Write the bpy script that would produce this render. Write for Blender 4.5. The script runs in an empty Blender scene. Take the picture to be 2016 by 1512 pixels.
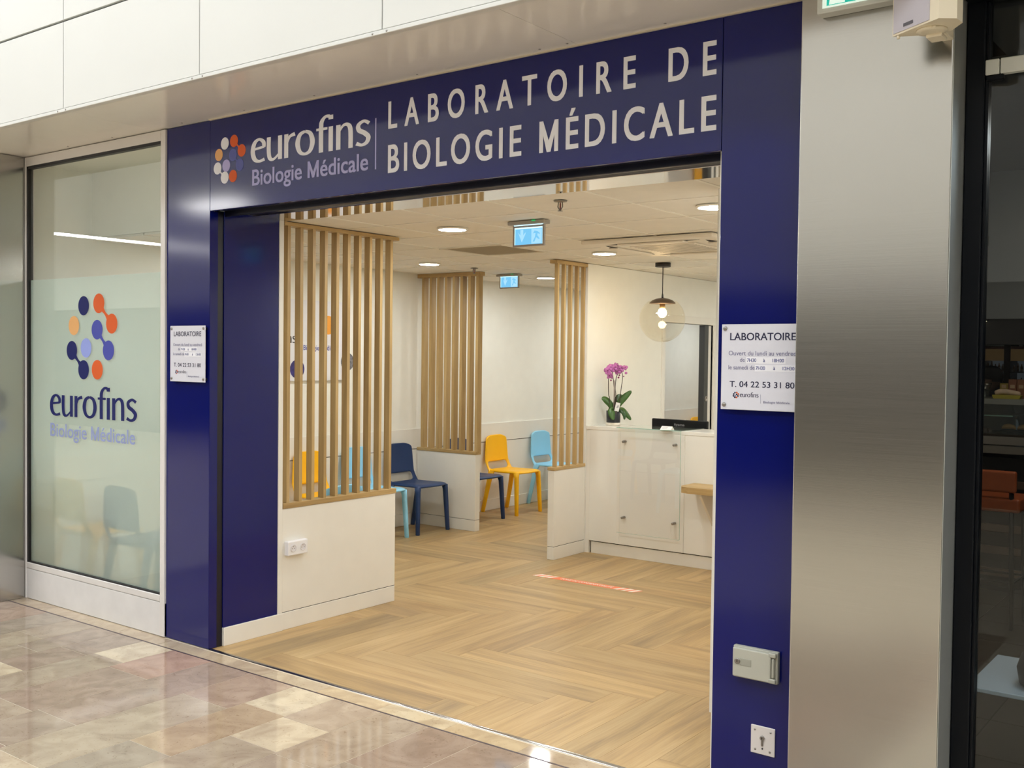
import bpy, bmesh, math, random
from mathutils import Vector, Matrix
random.seed(7)
S = bpy.context.scene
COL = S.collection
PI = math.pi

# ------------------------------------------------------------------ camera, world, exposure
cam_d = bpy.data.cameras.new('camera')
cam_d.sensor_width = 36.0
cam_d.lens = 2036.94 / 2016 * 36
cam_d.clip_start = .05
cam_d.clip_end = 200
cam = bpy.data.objects.new('camera', cam_d)
COL.objects.link(cam)
R_ = Vector((0.79930144, 0.6008138, 0.01183163))
U_ = Vector((-0.02626614, 0.01525996, 0.99953851))
F_ = Vector((-0.60035597, 0.79924334, -0.02797837))
cam.matrix_world = Matrix(((R_.x, U_.x, -F_.x, 4.88159), (R_.y, U_.y, -F_.y, -3.64896), (R_.z, U_.z, -F_.z, 1.69997), (0, 0, 0, 1)))
S.camera = cam
W = bpy.data.worlds.new('world')
S.world = W
W.use_nodes = True
W.node_tree.nodes['Background'].inputs[0].default_value = (.9, .95, 1, 1)
W.node_tree.nodes['Background'].inputs[1].default_value = .12
S.view_settings.view_transform = 'Standard'
S.view_settings.look = 'None'
S.view_settings.exposure = 0.0
S.view_settings.gamma = 1.0
S.view_settings.use_curve_mapping = False
S.cycles.max_bounces = 10
S.cycles.diffuse_bounces = 6
S.cycles.glossy_bounces = 5
S.cycles.transmission_bounces = 8
S.cycles.transparent_max_bounces = 16
S.cycles.sample_clamp_indirect = 6
S.cycles.caustics_refractive = False
S.cycles.caustics_reflective = False
S.cycles.use_denoising = True
MALL_L = 7.3         # brightness of the unseen panels added to light the mall
DOWN_L = 172.0        # brightness of the laboratory's round downlights

# ------------------------------------------------------------------ helpers
def lin(h):
    h = h.lstrip('#')
    out = []
    for i in (0, 2, 4):
        c = int(h[i:i + 2], 16) / 255
        out.append(c / 12.92 if c <= .04045 else ((c + .055) / 1.055) ** 2.4)
    return (*out, 1.0)

MATS = {}
def nodes_of(name):
    m = bpy.data.materials.new(name)
    m.use_nodes = True
    nt = m.node_tree
    return m, nt, nt.nodes['Principled BSDF']

def mat(name, col, rough=.5, metal=0., spec=.5, coat=0., noise=0., nscale=8., bump=0., bscale=200., emit=None, estr=0., aniso=0., objcol=False):
    if name in MATS: return MATS[name]
    m, nt, p = nodes_of(name)
    c = lin(col) if isinstance(col, str) else col
    p.inputs['Base Color'].default_value = c
    p.inputs['Roughness'].default_value = rough
    p.inputs['Metallic'].default_value = metal
    p.inputs['Specular IOR Level'].default_value = spec
    p.inputs['Coat Weight'].default_value = coat
    p.inputs['Coat Roughness'].default_value = .08
    N = nt.nodes; L = nt.links
    tc = N.new('ShaderNodeTexCoord')
    nz = N.new('ShaderNodeTexNoise'); nz.inputs['Scale'].default_value = nscale; nz.inputs['Detail'].default_value = 5
    L.new(tc.outputs['Object'], nz.inputs['Vector'])
    src = None
    if objcol:
        oi = N.new('ShaderNodeObjectInfo'); src = oi.outputs['Color']
    mx = N.new('ShaderNodeMix'); mx.data_type = 'RGBA'; mx.blend_type = 'MULTIPLY'
    mx.inputs['Factor'].default_value = 1.0
    mr = N.new('ShaderNodeMapRange'); mr.inputs[3].default_value = 1 - noise; mr.inputs[4].default_value = 1 + noise * .4
    mr.inputs[1].default_value = .3; mr.inputs[2].default_value = .7
    L.new(nz.outputs['Fac'], mr.inputs[0])
    cc = N.new('ShaderNodeCombineColor')
    for i in range(3): L.new(mr.outputs[0], cc.inputs[i])
    if src: L.new(src, mx.inputs[6])
    else: mx.inputs[6].default_value = c
    L.new(cc.outputs[0], mx.inputs[7])
    L.new(mx.outputs[2], p.inputs['Base Color'])
    if bump:
        n2 = N.new('ShaderNodeTexNoise'); n2.inputs['Scale'].default_value = bscale
        L.new(tc.outputs['Object'], n2.inputs['Vector'])
        bp = N.new('ShaderNodeBump'); bp.inputs['Strength'].default_value = bump; bp.inputs['Distance'].default_value = .01
        L.new(n2.outputs['Fac'], bp.inputs['Height']); L.new(bp.outputs[0], p.inputs['Normal'])
    if emit:
        p.inputs['Emission Color'].default_value = lin(emit) if isinstance(emit, str) else emit
        p.inputs['Emission Strength'].default_value = estr
    MATS[name] = m
    return m

def emission(name, col, s):
    m = bpy.data.materials.new(name); m.use_nodes = True
    nt = m.node_tree; nt.nodes.clear()
    e = nt.nodes.new('ShaderNodeEmission'); o = nt.nodes.new('ShaderNodeOutputMaterial')
    e.inputs[0].default_value = lin(col) if isinstance(col, str) else col
    e.inputs[1].default_value = s
    nt.links.new(e.outputs[0], o.inputs[0])
    MATS[name] = m
    return m

def wood(name, ca, cb, cd, along='x', scale=1.0, rough=.45, tint=False, rings=.5):
    """wood whose grain runs along one of the object's axes"""
    m, nt, p = nodes_of(name); N = nt.nodes; L = nt.links
    tc = N.new('ShaderNodeTexCoord'); oi = N.new('ShaderNodeObjectInfo')
    mp = N.new('ShaderNodeMapping')
    sc = {'x': (.9, 9, 9), 'y': (9, .9, 9), 'z': (9, 9, .9)}[along]
    mp.inputs['Scale'].default_value = tuple(v * scale for v in sc)
    L.new(tc.outputs['Object'], mp.inputs['Vector'])
    off = N.new('ShaderNodeMath'); off.operation = 'MULTIPLY'; off.inputs[1].default_value = 70
    L.new(oi.outputs['Random'], off.inputs[0])
    cx = N.new('ShaderNodeCombineXYZ')
    for i in range(3): L.new(off.outputs[0], cx.inputs[i])
    L.new(cx.outputs[0], mp.inputs['Location'])
    n1 = N.new('ShaderNodeTexNoise'); n1.inputs['Scale'].default_value = 1.0; n1.inputs['Detail'].default_value = 7; n1.inputs['Distortion'].default_value = .9
    L.new(mp.outputs[0], n1.inputs['Vector'])
    mp2 = N.new('ShaderNodeMapping')
    mp2.inputs['Scale'].default_value = tuple({0: 3.}.get(0) * v for v in {'x': (1.2, 40, 40), 'y': (40, 1.2, 40), 'z': (40, 40, 1.2)}[along])
    L.new(tc.outputs['Object'], mp2.inputs['Vector']); L.new(cx.outputs[0], mp2.inputs['Location'])
    n2 = N.new('ShaderNodeTexNoise'); n2.inputs['Scale'].default_value = 1.0; n2.inputs['Detail'].default_value = 4
    L.new(mp2.outputs[0], n2.inputs['Vector'])
    mixf = N.new('ShaderNodeMix'); mixf.data_type = 'FLOAT'; mixf.inputs['Factor'].default_value = rings * .6
    L.new(n1.outputs['Fac'], mixf.inputs[2]); L.new(n2.outputs['Fac'], mixf.inputs[3])
    rp = N.new('ShaderNodeValToRGB')
    rp.color_ramp.elements[0].position = .30; rp.color_ramp.elements[0].color = lin(cd)
    rp.color_ramp.elements[1].position = .70; rp.color_ramp.elements[1].color = lin(cb)
    e = rp.color_ramp.elements.new(.5); e.color = lin(ca)
    L.new(mixf.outputs[0], rp.inputs[0])
    out = rp.outputs[0]
    if tint:
        mx = N.new('ShaderNodeMix'); mx.data_type = 'RGBA'; mx.blend_type = 'MULTIPLY'; mx.inputs['Factor'].default_value = 1
        L.new(out, mx.inputs[6]); L.new(oi.outputs['Color'], mx.inputs[7]); out = mx.outputs[2]
    L.new(out, p.inputs['Base Color'])
    p.inputs['Roughness'].default_value = rough
    bp = N.new('ShaderNodeBump'); bp.inputs['Strength'].default_value = .05; bp.inputs['Distance'].default_value = .002
    L.new(n2.outputs['Fac'], bp.inputs['Height']); L.new(bp.outputs[0], p.inputs['Normal'])
    MATS[name] = m
    return m

def stone(name, rough=.1):
    """polished marble tile, its tint from the object's colour"""
    m, nt, p = nodes_of(name); N = nt.nodes; L = nt.links
    tc = N.new('ShaderNodeTexCoord'); oi = N.new('ShaderNodeObjectInfo')
    off = N.new('ShaderNodeVectorMath'); off.operation = 'ADD'
    sc = N.new('ShaderNodeMath'); sc.operation = 'MULTIPLY'; sc.inputs[1].default_value = 50
    L.new(oi.outputs['Random'], sc.inputs[0]); L.new(sc.outputs[0], off.inputs[1]); L.new(tc.outputs['Object'], off.inputs[0])
    n1 = N.new('ShaderNodeTexNoise'); n1.inputs['Scale'].default_value = 6; n1.inputs['Detail'].default_value = 8; n1.inputs['Distortion'].default_value = 1.2
    L.new(off.outputs[0], n1.inputs['Vector'])
    n2 = N.new('ShaderNodeTexNoise'); n2.inputs['Scale'].default_value = 38; n2.inputs['Detail'].default_value = 6; n2.inputs['Distortion'].default_value = 2.0
    L.new(off.outputs[0], n2.inputs['Vector'])
    r1 = N.new('ShaderNodeValToRGB')
    r1.color_ramp.elements[0].position = .35; r1.color_ramp.elements[0].color = (.84, .80, .77, 1)
    r1.color_ramp.elements[1].position = .65; r1.color_ramp.elements[1].color = (1.1, 1.1, 1.08, 1)
    L.new(n1.outputs['Fac'], r1.inputs[0])
    r2 = N.new('ShaderNodeValToRGB')
    r2.color_ramp.elements[0].position = .27; r2.color_ramp.elements[0].color = (.6, .52, .45, 1)
    r2.color_ramp.elements[1].position = .40; r2.color_ramp.elements[1].color = (1, 1, 1, 1)
    L.new(n2.outputs['Fac'], r2.inputs[0])
    a = N.new('ShaderNodeMix'); a.data_type = 'RGBA'; a.blend_type = 'MULTIPLY'; a.inputs['Factor'].default_value = 1
    b = N.new('ShaderNodeMix'); b.data_type = 'RGBA'; b.blend_type = 'MULTIPLY'; b.inputs['Factor'].default_value = .75
    L.new(oi.outputs['Color'], a.inputs[6]); L.new(r1.outputs[0], a.inputs[7])
    L.new(a.outputs[2], b.inputs[6]); L.new(r2.outputs[0], b.inputs[7])
    L.new(b.outputs[2], p.inputs['Base Color'])
    rr = N.new('ShaderNodeMapRange'); rr.inputs[3].default_value = rough * .7; rr.inputs[4].default_value = rough * 1.8
    L.new(n1.outputs['Fac'], rr.inputs[0]); L.new(rr.outputs[0], p.inputs['Roughness'])
    p.inputs['Specular IOR Level'].default_value = .6
    MATS[name] = m
    return m

def glass(name, tint=(.96, .98, .97, 1), rough=.0, ior=1.5, boost=1.0):
    """thin pane: light goes straight through, the surface mirrors by Fresnel"""
    m = bpy.data.materials.new(name); m.use_nodes = True
    nt = m.node_tree; nt.nodes.clear(); N = nt.nodes; L = nt.links
    o = N.new('ShaderNodeOutputMaterial'); t = N.new('ShaderNodeBsdfTransparent'); g = N.new('ShaderNodeBsdfGlossy')
    lw = N.new('ShaderNodeLayerWeight'); lw.inputs[0].default_value = .5
    pw = N.new('ShaderNodeMath'); pw.operation = 'POWER'; pw.inputs[1].default_value = 5
    L.new(lw.outputs['Facing'], pw.inputs[0])
    f = N.new('ShaderNodeMath'); f.operation = 'MULTIPLY_ADD'; f0 = ((ior - 1) / (ior + 1)) ** 2
    f.inputs[1].default_value = 1 - f0; f.inputs[2].default_value = f0
    L.new(pw.outputs[0], f.inputs[0])
    t.inputs[0].default_value = tint; g.inputs[0].default_value = (1, 1, 1, 1); g.inputs[1].default_value = rough
    mu = N.new('ShaderNodeMath'); mu.operation = 'MULTIPLY'; mu.inputs[1].default_value = boost; mu.use_clamp = True
    L.new(f.outputs[0], mu.inputs[0])
    x = N.new('ShaderNodeMixShader')
    L.new(mu.outputs[0], x.inputs[0]); L.new(t.outputs[0], x.inputs[1]); L.new(g.outputs[0], x.inputs[2]); L.new(x.outputs[0], o.inputs[0])
    MATS[name] = m
    return m

def frosted(name):
    m = bpy.data.materials.new(name); m.use_nodes = True
    nt = m.node_tree; nt.nodes.clear(); N = nt.nodes; L = nt.links
    o = N.new('ShaderNodeOutputMaterial')
    tl = N.new('ShaderNodeBsdfTranslucent'); tl.inputs[0].default_value = lin('#d9f0f0')
    df = N.new('ShaderNodeBsdfDiffuse'); df.inputs[0].default_value = lin('#daeeec')
    rf = N.new('ShaderNodeBsdfRefraction'); rf.inputs['Roughness'].default_value = .62; rf.inputs['IOR'].default_value = 1.02
    rf.inputs[0].default_value = (1, 1, 1, 1)
    a = N.new('ShaderNodeMixShader'); a.inputs[0].default_value = .45
    L.new(tl.outputs[0], a.inputs[1]); L.new(df.outputs[0], a.inputs[2])
    b = N.new('ShaderNodeMixShader'); b.inputs[0].default_value = .36
    L.new(a.outputs[0], b.inputs[1]); L.new(rf.outputs[0], b.inputs[2])
    L.new(b.outputs[0], o.inputs[0])
    MATS[name] = m
    return m

WL = {}
class G:
    """collects shapes, then becomes one mesh object"""
    def __init__(s): s.v = []; s.f = []; s.sm = []
    def add(s, vs, fs, smooth=False):
        b = len(s.v); s.v += [tuple(v) for v in vs]
        for f in fs: s.f.append(tuple(b + i for i in f)); s.sm.append(smooth)
        return s
    def box(s, a, b, smooth=False):
        x0, y0, z0 = a; x1, y1, z1 = b
        return s.add([(x0, y0, z0), (x1, y0, z0), (x1, y1, z0), (x0, y1, z0), (x0, y0, z1), (x1, y0, z1), (x1, y1, z1), (x0, y1, z1)],
                     [(0, 3, 2, 1), (4, 5, 6, 7), (0, 1, 5, 4), (1, 2, 6, 5), (2, 3, 7, 6), (3, 0, 4, 7)])
    def bm(s, bm, smooth=False):
        bm.verts.ensure_lookup_table(); bm.verts.index_update()
        s.add([v.co for v in bm.verts], [tuple(v.index for v in f.verts) for f in bm.faces], smooth)
        bm.free(); return s
    def rbox(s, a, b, r=.004, seg=2, M=None):
        bm = bmesh.new(); bmesh.ops.create_cube(bm, size=1)
        for v in bm.verts:
            v.co = Vector([(a[i] + b[i]) / 2 + v.co[i] * (b[i] - a[i]) for i in range(3)])
        bmesh.ops.bevel(bm, geom=bm.edges[:], offset=r, segments=seg, affect='EDGES', profile=.5)
        if M is not None: bm.transform(M)
        return s.bm(bm, False)
    def lathe(s, c, prof, n=32, smooth=True, axis='z', caps=True):
        vs = []; fs = []
        for r, h in prof:
            for i in range(n):
                t = 2 * PI * i / n; p = (r * math.cos(t), r * math.sin(t), h)
                if axis == 'x': p = (p[2], p[0], p[1])
                elif axis == 'y': p = (p[0], -p[2], p[1])
                vs.append((c[0] + p[0], c[1] + p[1], c[2] + p[2]))
        for k in range(len(prof) - 1):
            for i in range(n):
                j = (i + 1) % n; fs.append((k * n + i, k * n + j, (k + 1) * n + j, (k + 1) * n + i))
        s.add(vs, fs, smooth)
        if caps:
            b = len(s.v) - len(vs)
            if prof[0][0] > 1e-5: s.f.append(tuple(b + i for i in range(n))[::-1]); s.sm.append(False)
            if prof[-1][0] > 1e-5: s.f.append(tuple(b + (len(prof) - 1) * n + i for i in range(n))); s.sm.append(False)
        return s
    def loft(s, secs, smooth=True, caps=True):
        n = len(secs[0]); vs = [p for q in secs for p in q]; fs = []
        for k in range(len(secs) - 1):
            for i in range(n):
                j = (i + 1) % n; fs.append((k * n + i, k * n + j, (k + 1) * n + j, (k + 1) * n + i))
        if caps: fs.append(tuple(range(n))[::-1]); fs.append(tuple((len(secs) - 1) * n + i for i in range(n)))
        return s.add(vs, fs, smooth)
    def tube(s, pts, r, n=8, smooth=True):
        pts = [Vector(p) for p in pts]; rr = r if isinstance(r, (list, tuple)) else [r] * len(pts)
        secs = []; up = None
        for i, p in enumerate(pts):
            d = (pts[min(i + 1, len(pts) - 1)] - pts[max(i - 1, 0)]).normalized()
            if up is None: up = Vector((0, 0, 1)) if abs(d.z) < .9 else Vector((1, 0, 0))
            a = d.cross(up).normalized(); b = a.cross(d).normalized(); up = b
            secs.append([p + a * rr[i] * math.cos(2 * PI * k / n) + b * rr[i] * math.sin(2 * PI * k / n) for k in range(n)])
        return s.loft(secs, smooth)
    def poly(s, pts, fn, d0=0., d1=.001):
        """2-D polygon pushed out along fn(a, b, depth)"""
        n = len(pts); vs = [fn(a, b, d0) for a, b in pts] + [fn(a, b, d1) for a, b in pts]
        fs = [tuple(range(n))[::-1], tuple(range(n, 2 * n))] + [(i, (i + 1) % n, n + (i + 1) % n, n + i) for i in range(n)]
        return s.add(vs, fs)
    def quad(s, a, b, c, d): return s.add([a, b, c, d], [(0, 1, 2, 3)])
    def mesh(s, name):
        me = bpy.data.meshes.new(name); me.from_pydata(s.v, [], s.f)
        me.polygons.foreach_set('use_smooth', s.sm)
        bm = bmesh.new(); bm.from_mesh(me); bmesh.ops.recalc_face_normals(bm, faces=bm.faces[:]); bm.to_mesh(me); bm.free()
        me.update(); return me

def tag(o, label=None, cat=None, group=None, kind=None):
    if label: o['label'] = label
    if cat: o['category'] = cat
    if group: o['group'] = group
    if kind: o['kind'] = kind
    return o

def put(name, me, m, parent=None, base=None):
    o = bpy.data.objects.new(name, me); COL.objects.link(o)
    if m is not None and not me.materials: me.materials.append(m)
    w = Vector((0, 0, 0))
    if parent is not None:
        o.parent = parent; o.matrix_parent_inverse = Matrix.Translation(-WL.get(parent.name, Vector((0, 0, 0))))
    WL[o.name] = w
    return o

def part(name, g, m, parent=None, label=None):
    o = put(name, g.mesh(name), m, parent)
    if label: o['label'] = label
    return o

def thing(name, label, cat, loc=(0, 0, 0), group=None):
    o = bpy.data.objects.new(name, None); COL.objects.link(o)
    o.location = loc; WL[o.name] = Vector(loc); o.empty_display_size = .1
    return tag(o, label, cat, group)

def struct(name, g=None, m=None, parent=None):
    if g is None:
        o = bpy.data.objects.new(name, None); COL.objects.link(o); WL[o.name] = Vector((0, 0, 0))
    else: o = part(name, g, m, parent)
    if parent is None: o['kind'] = 'structure'
    return o

def solo(name, g, m, label, cat, group=None):
    return tag(part(name, g, m), label, cat, group)

def dup(root, loc, label=None, group=None, rotz=None, remat=None):
    r = root.copy(); COL.objects.link(r); r.location = loc
    if rotz is not None: r.rotation_euler = (0, 0, rotz)
    if label: r['label'] = label
    if group: r['group'] = group
    for ch in list(root.children):
        c = ch.copy(); COL.objects.link(c); c.parent = r
        if remat:
            c.data = ch.data.copy(); c.data.materials.clear(); c.data.materials.append(remat)
        for g in ch.children:
            d = g.copy(); COL.objects.link(d); d.parent = c
    return r

# ------------------------------------------------------------------ lettering
def raw_text(body, bold=0., track=1.):
    cu = bpy.data.curves.new('lettering', 'FONT'); cu.body = body; cu.size = 1; cu.offset = 0; cu.space_character = track; cu.resolution_u = 5
    o = bpy.data.objects.new('lettering', cu); me = o.to_mesh()
    vs = [(v.co.x, v.co.y) for v in me.vertices]; fs = [tuple(p.vertices) for p in me.polygons]
    pat = [(.709, .682), (.618, .682), (.391, .402), (.165, .682), (.073, .682), (.073, 0), (.171, 0), (.171, .531), (.173, .531), (.383, .267), (.399, .267), (.609, .531), (.611, .531), (.611, 0), (.709, 0)]
    new = {2: (.391, .19), 7: (.171, .49), 8: (.172, .49), 9: (.345, 0), 10: (.437, 0), 11: (.610, .49), 12: (.611, .49)}
    for i in range(len(vs) - 14):     # the built-in M gets a deep point like the sign's
        dx = vs[i][0] - pat[0][0]
        if all(abs(vs[i + k][0] - dx - pat[k][0]) < .003 and abs(vs[i + k][1] - pat[k][1]) < .003 for k in range(15)):
            for k, p in new.items(): vs[i + k] = (p[0] + dx, p[1])
    o.to_mesh_clear(); bpy.data.objects.remove(o); bpy.data.curves.remove(cu)
    return vs, fs
_cap = {}
def cap_h(b):
    if b not in _cap:
        v, f = raw_text('H', b); _cap[b] = (max(y for x, y in v), min(y for x, y in v))
    return _cap[b]
def text(g, body, x0, x1, base, cap, fn, bold=.015, xs=None, fat=None):
    """fit text between x0 and x1 with its capitals from base to base+cap; xs keeps a glyph width ratio by tracking"""
    if fat is None: fat = bold
    ch = cap_h(bold); ys = cap / (ch[0] - ch[1]); tr = 1.
    if xs:
        lo, hi = .6, 2.5
        for _ in range(12):
            tr = (lo + hi) / 2; v, f = raw_text(body, bold, tr); w = max(p[0] for p in v) - min(p[0] for p in v)
            if w * ys * xs > x1 - x0: hi = tr
            else: lo = tr
    v, f = raw_text(body, bold, tr)
    a = min(p[0] for p in v); b = max(p[0] for p in v)
    k = (x1 - x0) / (b - a)
    offs = [(0, 0)] if not fat else [(-fat, -fat * .5), (fat, -fat * .5), (-fat, fat * .5), (fat, fat * .5)]
    for q, (sx, sy) in enumerate(offs):
        for i, fc_ in enumerate(f):
            g.add([fn(x0 + (v[j][0] - a) * k + sx * cap, base + (v[j][1] - ch[1]) * ys + sy * cap, .0006 + .00012 * q + .000015 * (i % 7)) for j in fc_], [tuple(range(len(fc_)))])
    return g

def spline(pts, n=6):
    out = []
    P = [pts[0]] + list(pts) + [pts[-1]]
    for i in range(1, len(P) - 2):
        for k in range(n):
            t = k / n
            out.append(tuple(.5 * ((2 * P[i][j]) + (-P[i - 1][j] + P[i + 1][j]) * t + (2 * P[i - 1][j] - 5 * P[i][j] + 4 * P[i + 1][j] - P[i + 2][j]) * t * t + (-P[i - 1][j] + 3 * P[i][j] - 3 * P[i + 1][j] + P[i + 2][j]) * t ** 3) for j in range(len(pts[0]))))
    out.append(tuple(pts[-1])); return out

GLY = {  # strokes (x, y, width); x-height 1
 'e': (.66, [[(.12, .56, .09), (.58, .62, .09)], [(.57, .60, .13), (.55, .82, .14), (.36, .955, .10), (.16, .82, .15), (.085, .48, .17), (.16, .16, .16), (.36, .04, .10), (.6, .10, .12)]]),
 'u': (.74, [[(.12, .97, .15), (.12, .35, .15), (.18, .08, .14), (.34, .04, .09), (.56, .24, .07)], [(.60, .97, .15), (.60, 0, .15)]]),
 'r': (.50, [[(.12, .97, .15), (.12, 0, .15)], [(.14, .55, .07), (.26, .84, .10), (.48, .93, .14)]]),
 'o': (.78, [[(.39, .955, .1), (.18, .84, .14), (.09, .5, .17), (.18, .16, .14), (.39, .045, .1), (.60, .16, .14), (.69, .5, .17), (.60, .84, .14), (.39, .955, .1)]]),
 'f': (.50, [[(.58, 1.38, .12), (.42, 1.39, .10), (.28, 1.22, .14), (.25, .95, .15), (.25, 0, .15)], [(.06, .92, .09), (.5, .92, .09)]]),
 'i': (.30, [[(.13, .97, .15), (.13, 0, .15)], [(.13, 1.42, .16), (.13, 1.25, .16)]]),
 'n': (.74, [[(.12, .97, .15), (.12, 0, .15)], [(.15, .7, .07), (.30, .91, .09), (.47, .93, .12), (.58, .72, .15), (.59, 0, .15)]]),
 's': (.60, [[(.53, .84, .12), (.34, .95, .10), (.14, .83, .13), (.16, .63, .15), (.36, .49, .15), (.50, .32, .15), (.44, .12, .13), (.26, .045, .10), (.06, .13, .13)]]),
}
def wordmark(g, body, x0, x1, base, xh, fn):
    tot = sum(GLY[c][0] for c in body) - .06
    k = (x1 - x0) / tot; cx = x0
    for c in body:
        for si, st in enumerate(GLY[c][1]):
            P = spline(st, 7) if len(st) > 2 else st
            Lf = []; Rt = []
            for i, (x, y, w) in enumerate(P):
                a = P[max(0, i - 1)]; b = P[min(len(P) - 1, i + 1)]
                dx, dy = b[0] - a[0], b[1] - a[1]; d = math.hypot(dx, dy) or 1
                w *= 1.13; nx, ny = -dy / d * w / 2, dx / d * w / 2
                Lf.append((x + nx, y + ny)); Rt.append((x - nx, y - ny))
            vs = [fn(cx + x * k, base + y * xh, .0005 + .0003 * si) for x, y in Lf + Rt]; n = len(P)
            g.add(vs, [(i, i + 1, n + i + 1, n + i) for i in range(n - 1)])
        cx += GLY[c][0] * k
    return g
def disc2(cx, cy, r, n=28): return [(cx + r * math.cos(2 * PI * i / n), cy + r * math.sin(2 * PI * i / n)) for i in range(n)]
LOGO = dict(navy=[(0, 0)], orange=[((.174, .012), (.318, -.117)), (.157, -.407)], tan=[(-.114, -.126)], violet=[((.155, -.154), (.282, -.284))], pale=[(.029, -.270)],
            deep=[((-.138, -.287), (0, -.410))])
def logo(parent, ox, oz, k, fn, cols, r=.062):
    for key, items in LOGO.items():
        for it in items:
            g = G()
            if isinstance(it[0], tuple):
                (ax, ay), (bx, by) = it
                for px, py in it: g.poly(disc2(ox + px * k, oz + py * k, r * k), fn, .0002, .0009)
                d = math.hypot(bx - ax, by - ay); ux, uy = (bx - ax) / d, (by - ay) / d
                a = []; b = []
                for i in range(15):
                    t = i / 14; w = .010 + (r * .96 - .010) * abs(2 * t - 1) ** 2.0
                    x, y = ax + ux * d * t, ay + uy * d * t
                    a.append((x - uy * w, y + ux * w)); b.append((x + uy * w, y - ux * w))
                g.add([fn(ox + x * k, oz + y * k, .0011) for x, y in a + b], [(i, i + 1, 16 + i, 15 + i) for i in range(14)])
            else: g.poly(disc2(ox + it[0] * k, oz + it[1] * k, r * k), fn, .0002, .0009)
            part('logo_dot', g, cols[key], parent)

# ------------------------------------------------------------------ materials
M_white = mat('white_lacquer', '#ece9e2', .38, noise=.02)
M_gloss = mat('glossy_white', '#eeece6', .2, noise=.01, coat=.2)
M_wall = mat('painted_wall', '#f1f0e9', .75, noise=.02, bump=.06, bscale=260)
M_ceil = mat('mineral_ceiling_tile', '#e9e4da', .9, noise=.03, bump=.12, bscale=420)
M_grid = mat('ceiling_runner', '#f0ece2', .45)
M_blue = mat('blue_gloss_panel', (.0022, .0055, .115, 1), .11, spec=.45, noise=.03, nscale=3)
M_bluedark = mat('dark_blue_slot', (.001, .0015, .012, 1), .35)
M_alu = mat('white_aluminium', '#dcd8d6', .4, noise=.03, nscale=5)
M_kick = mat('scuffed_white_kickplate', '#dedcdc', .5, noise=.06, nscale=7)
M_panel = mat('white_bulkhead_panel', '#d2d2cf', .42, noise=.015, nscale=2)
M_soffit = mat('satin_soffit', '#ece8e2', .19, spec=.6, noise=.02)
M_gap = mat('dark_joint', '#2b2a2b', .8)
M_gask = mat('black_gasket', '#0b0910', .5)
M_chrome = mat('polished_steel', '#c4c0bc', .2, metal=1)
M_screw = mat('brushed_screw', '#9b9792', .35, metal=1)
M_black = mat('black_plastic', '#131417', .45, noise=.05, spec=.25)
M_blackframe = mat('black_frame_paint', '#070a10', .35, spec=.15)
M_text = mat('white_vinyl', '#e2e2ea', .5)
M_lav = mat('lavender_vinyl', '#a9a7d8', .5)
M_navy = mat('navy_vinyl', '#0a165c', .45, spec=.2)
M_greyblue = mat('grey_blue_vinyl', '#8c99c9', .5)
M_oran = mat('orange_vinyl', '#d2591f', .5, spec=.3)
M_tan = mat('tan_vinyl', '#dca466', .5)
M_viol = mat('violet_vinyl', '#434aa6', .5, spec=.3)
M_pale = mat('pale_blue_vinyl', '#8c9be0', .5)
M_dimv = mat('dim_violet_vinyl', '#4b5199', .5)
M_lav2 = mat('light_lavender_vinyl', '#a9a2d6', .5)
M_plate = mat('sign_plate', '#d9d9e4', .25, coat=.3)
M_label = mat('paper_strip', '#e6e6ee', .5)
M_ink = mat('navy_ink', '#15173f', .5)
M_inkg = mat('grey_violet_ink', '#7d7d9e', .5)
M_inkb = mat('blue_ink', '#33458f', .5)
M_oak = wood('oak_slat', '#b49663', '#c6aa7a', '#9a7c4e', 'z', 1.2, .5)
M_oaky = wood('oak_rail', '#b49663', '#c6aa7a', '#9a7c4e', 'y', 1.2, .5)
M_oakx = wood('oak_rail_cross', '#b49663', '#c6aa7a', '#9a7c4e', 'x', 1.2, .5)
M_plank = wood('vinyl_oak_plank', '#b09163', '#c2a577', '#8d7352', 'x', 1.0, .42, tint=True, rings=.55)
M_stone = stone('polished_stone', .05)
M_stonegrout = mat('stone_joint', '#cfc1ab', .4)
M_subfloor = mat('plank_joint', '#7a5d3c', .7)
M_glass = glass('clear_pane')
M_dglass = glass('shop_pane', (.76, .79, .80, 1), boost=.55)
M_frost = frosted('frosted_film')
M_yel = mat('yellow_polypropylene', '#ffc107', .42, bump=.02)
M_lbl = mat('light_blue_polypropylene', '#98d9fb', .42, bump=.02)
M_nav = mat('navy_polypropylene', '#1b3766', .42, bump=.02)
M_led = emission('downlight_face', (.97, 1, .97, 1), DOWN_L)
M_panelL = emission('added_mall_light', (.93, .975, 1, 1), MALL_L)

def brushed(name, col, rough):
    m, nt, p = nodes_of(name); N = nt.nodes; L = nt.links
    p.inputs['Base Color'].default_value = lin(col); p.inputs['Metallic'].default_value = 1
    tc = N.new('ShaderNodeTexCoord'); mp = N.new('ShaderNodeMapping'); mp.inputs['Scale'].default_value = (3, 3, 420)
    L.new(tc.outputs['Object'], mp.inputs[0])
    n = N.new('ShaderNodeTexNoise'); n.inputs['Scale'].default_value = 1; n.inputs['Detail'].default_value = 3
    L.new(mp.outputs[0], n.inputs['Vector'])
    r = N.new('ShaderNodeMapRange'); r.inputs[3].default_value = rough * .85; r.inputs[4].default_value = rough * 1.15
    L.new(n.outputs['Fac'], r.inputs[0]); L.new(r.outputs[0], p.inputs['Roughness'])
    b = N.new('ShaderNodeBump'); b.inputs['Strength'].default_value = .03; b.inputs['Distance'].default_value = .001
    L.new(n.outputs['Fac'], b.inputs['Height']); L.new(b.outputs[0], p.inputs['Normal'])
    MATS[name] = m; return m
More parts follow.
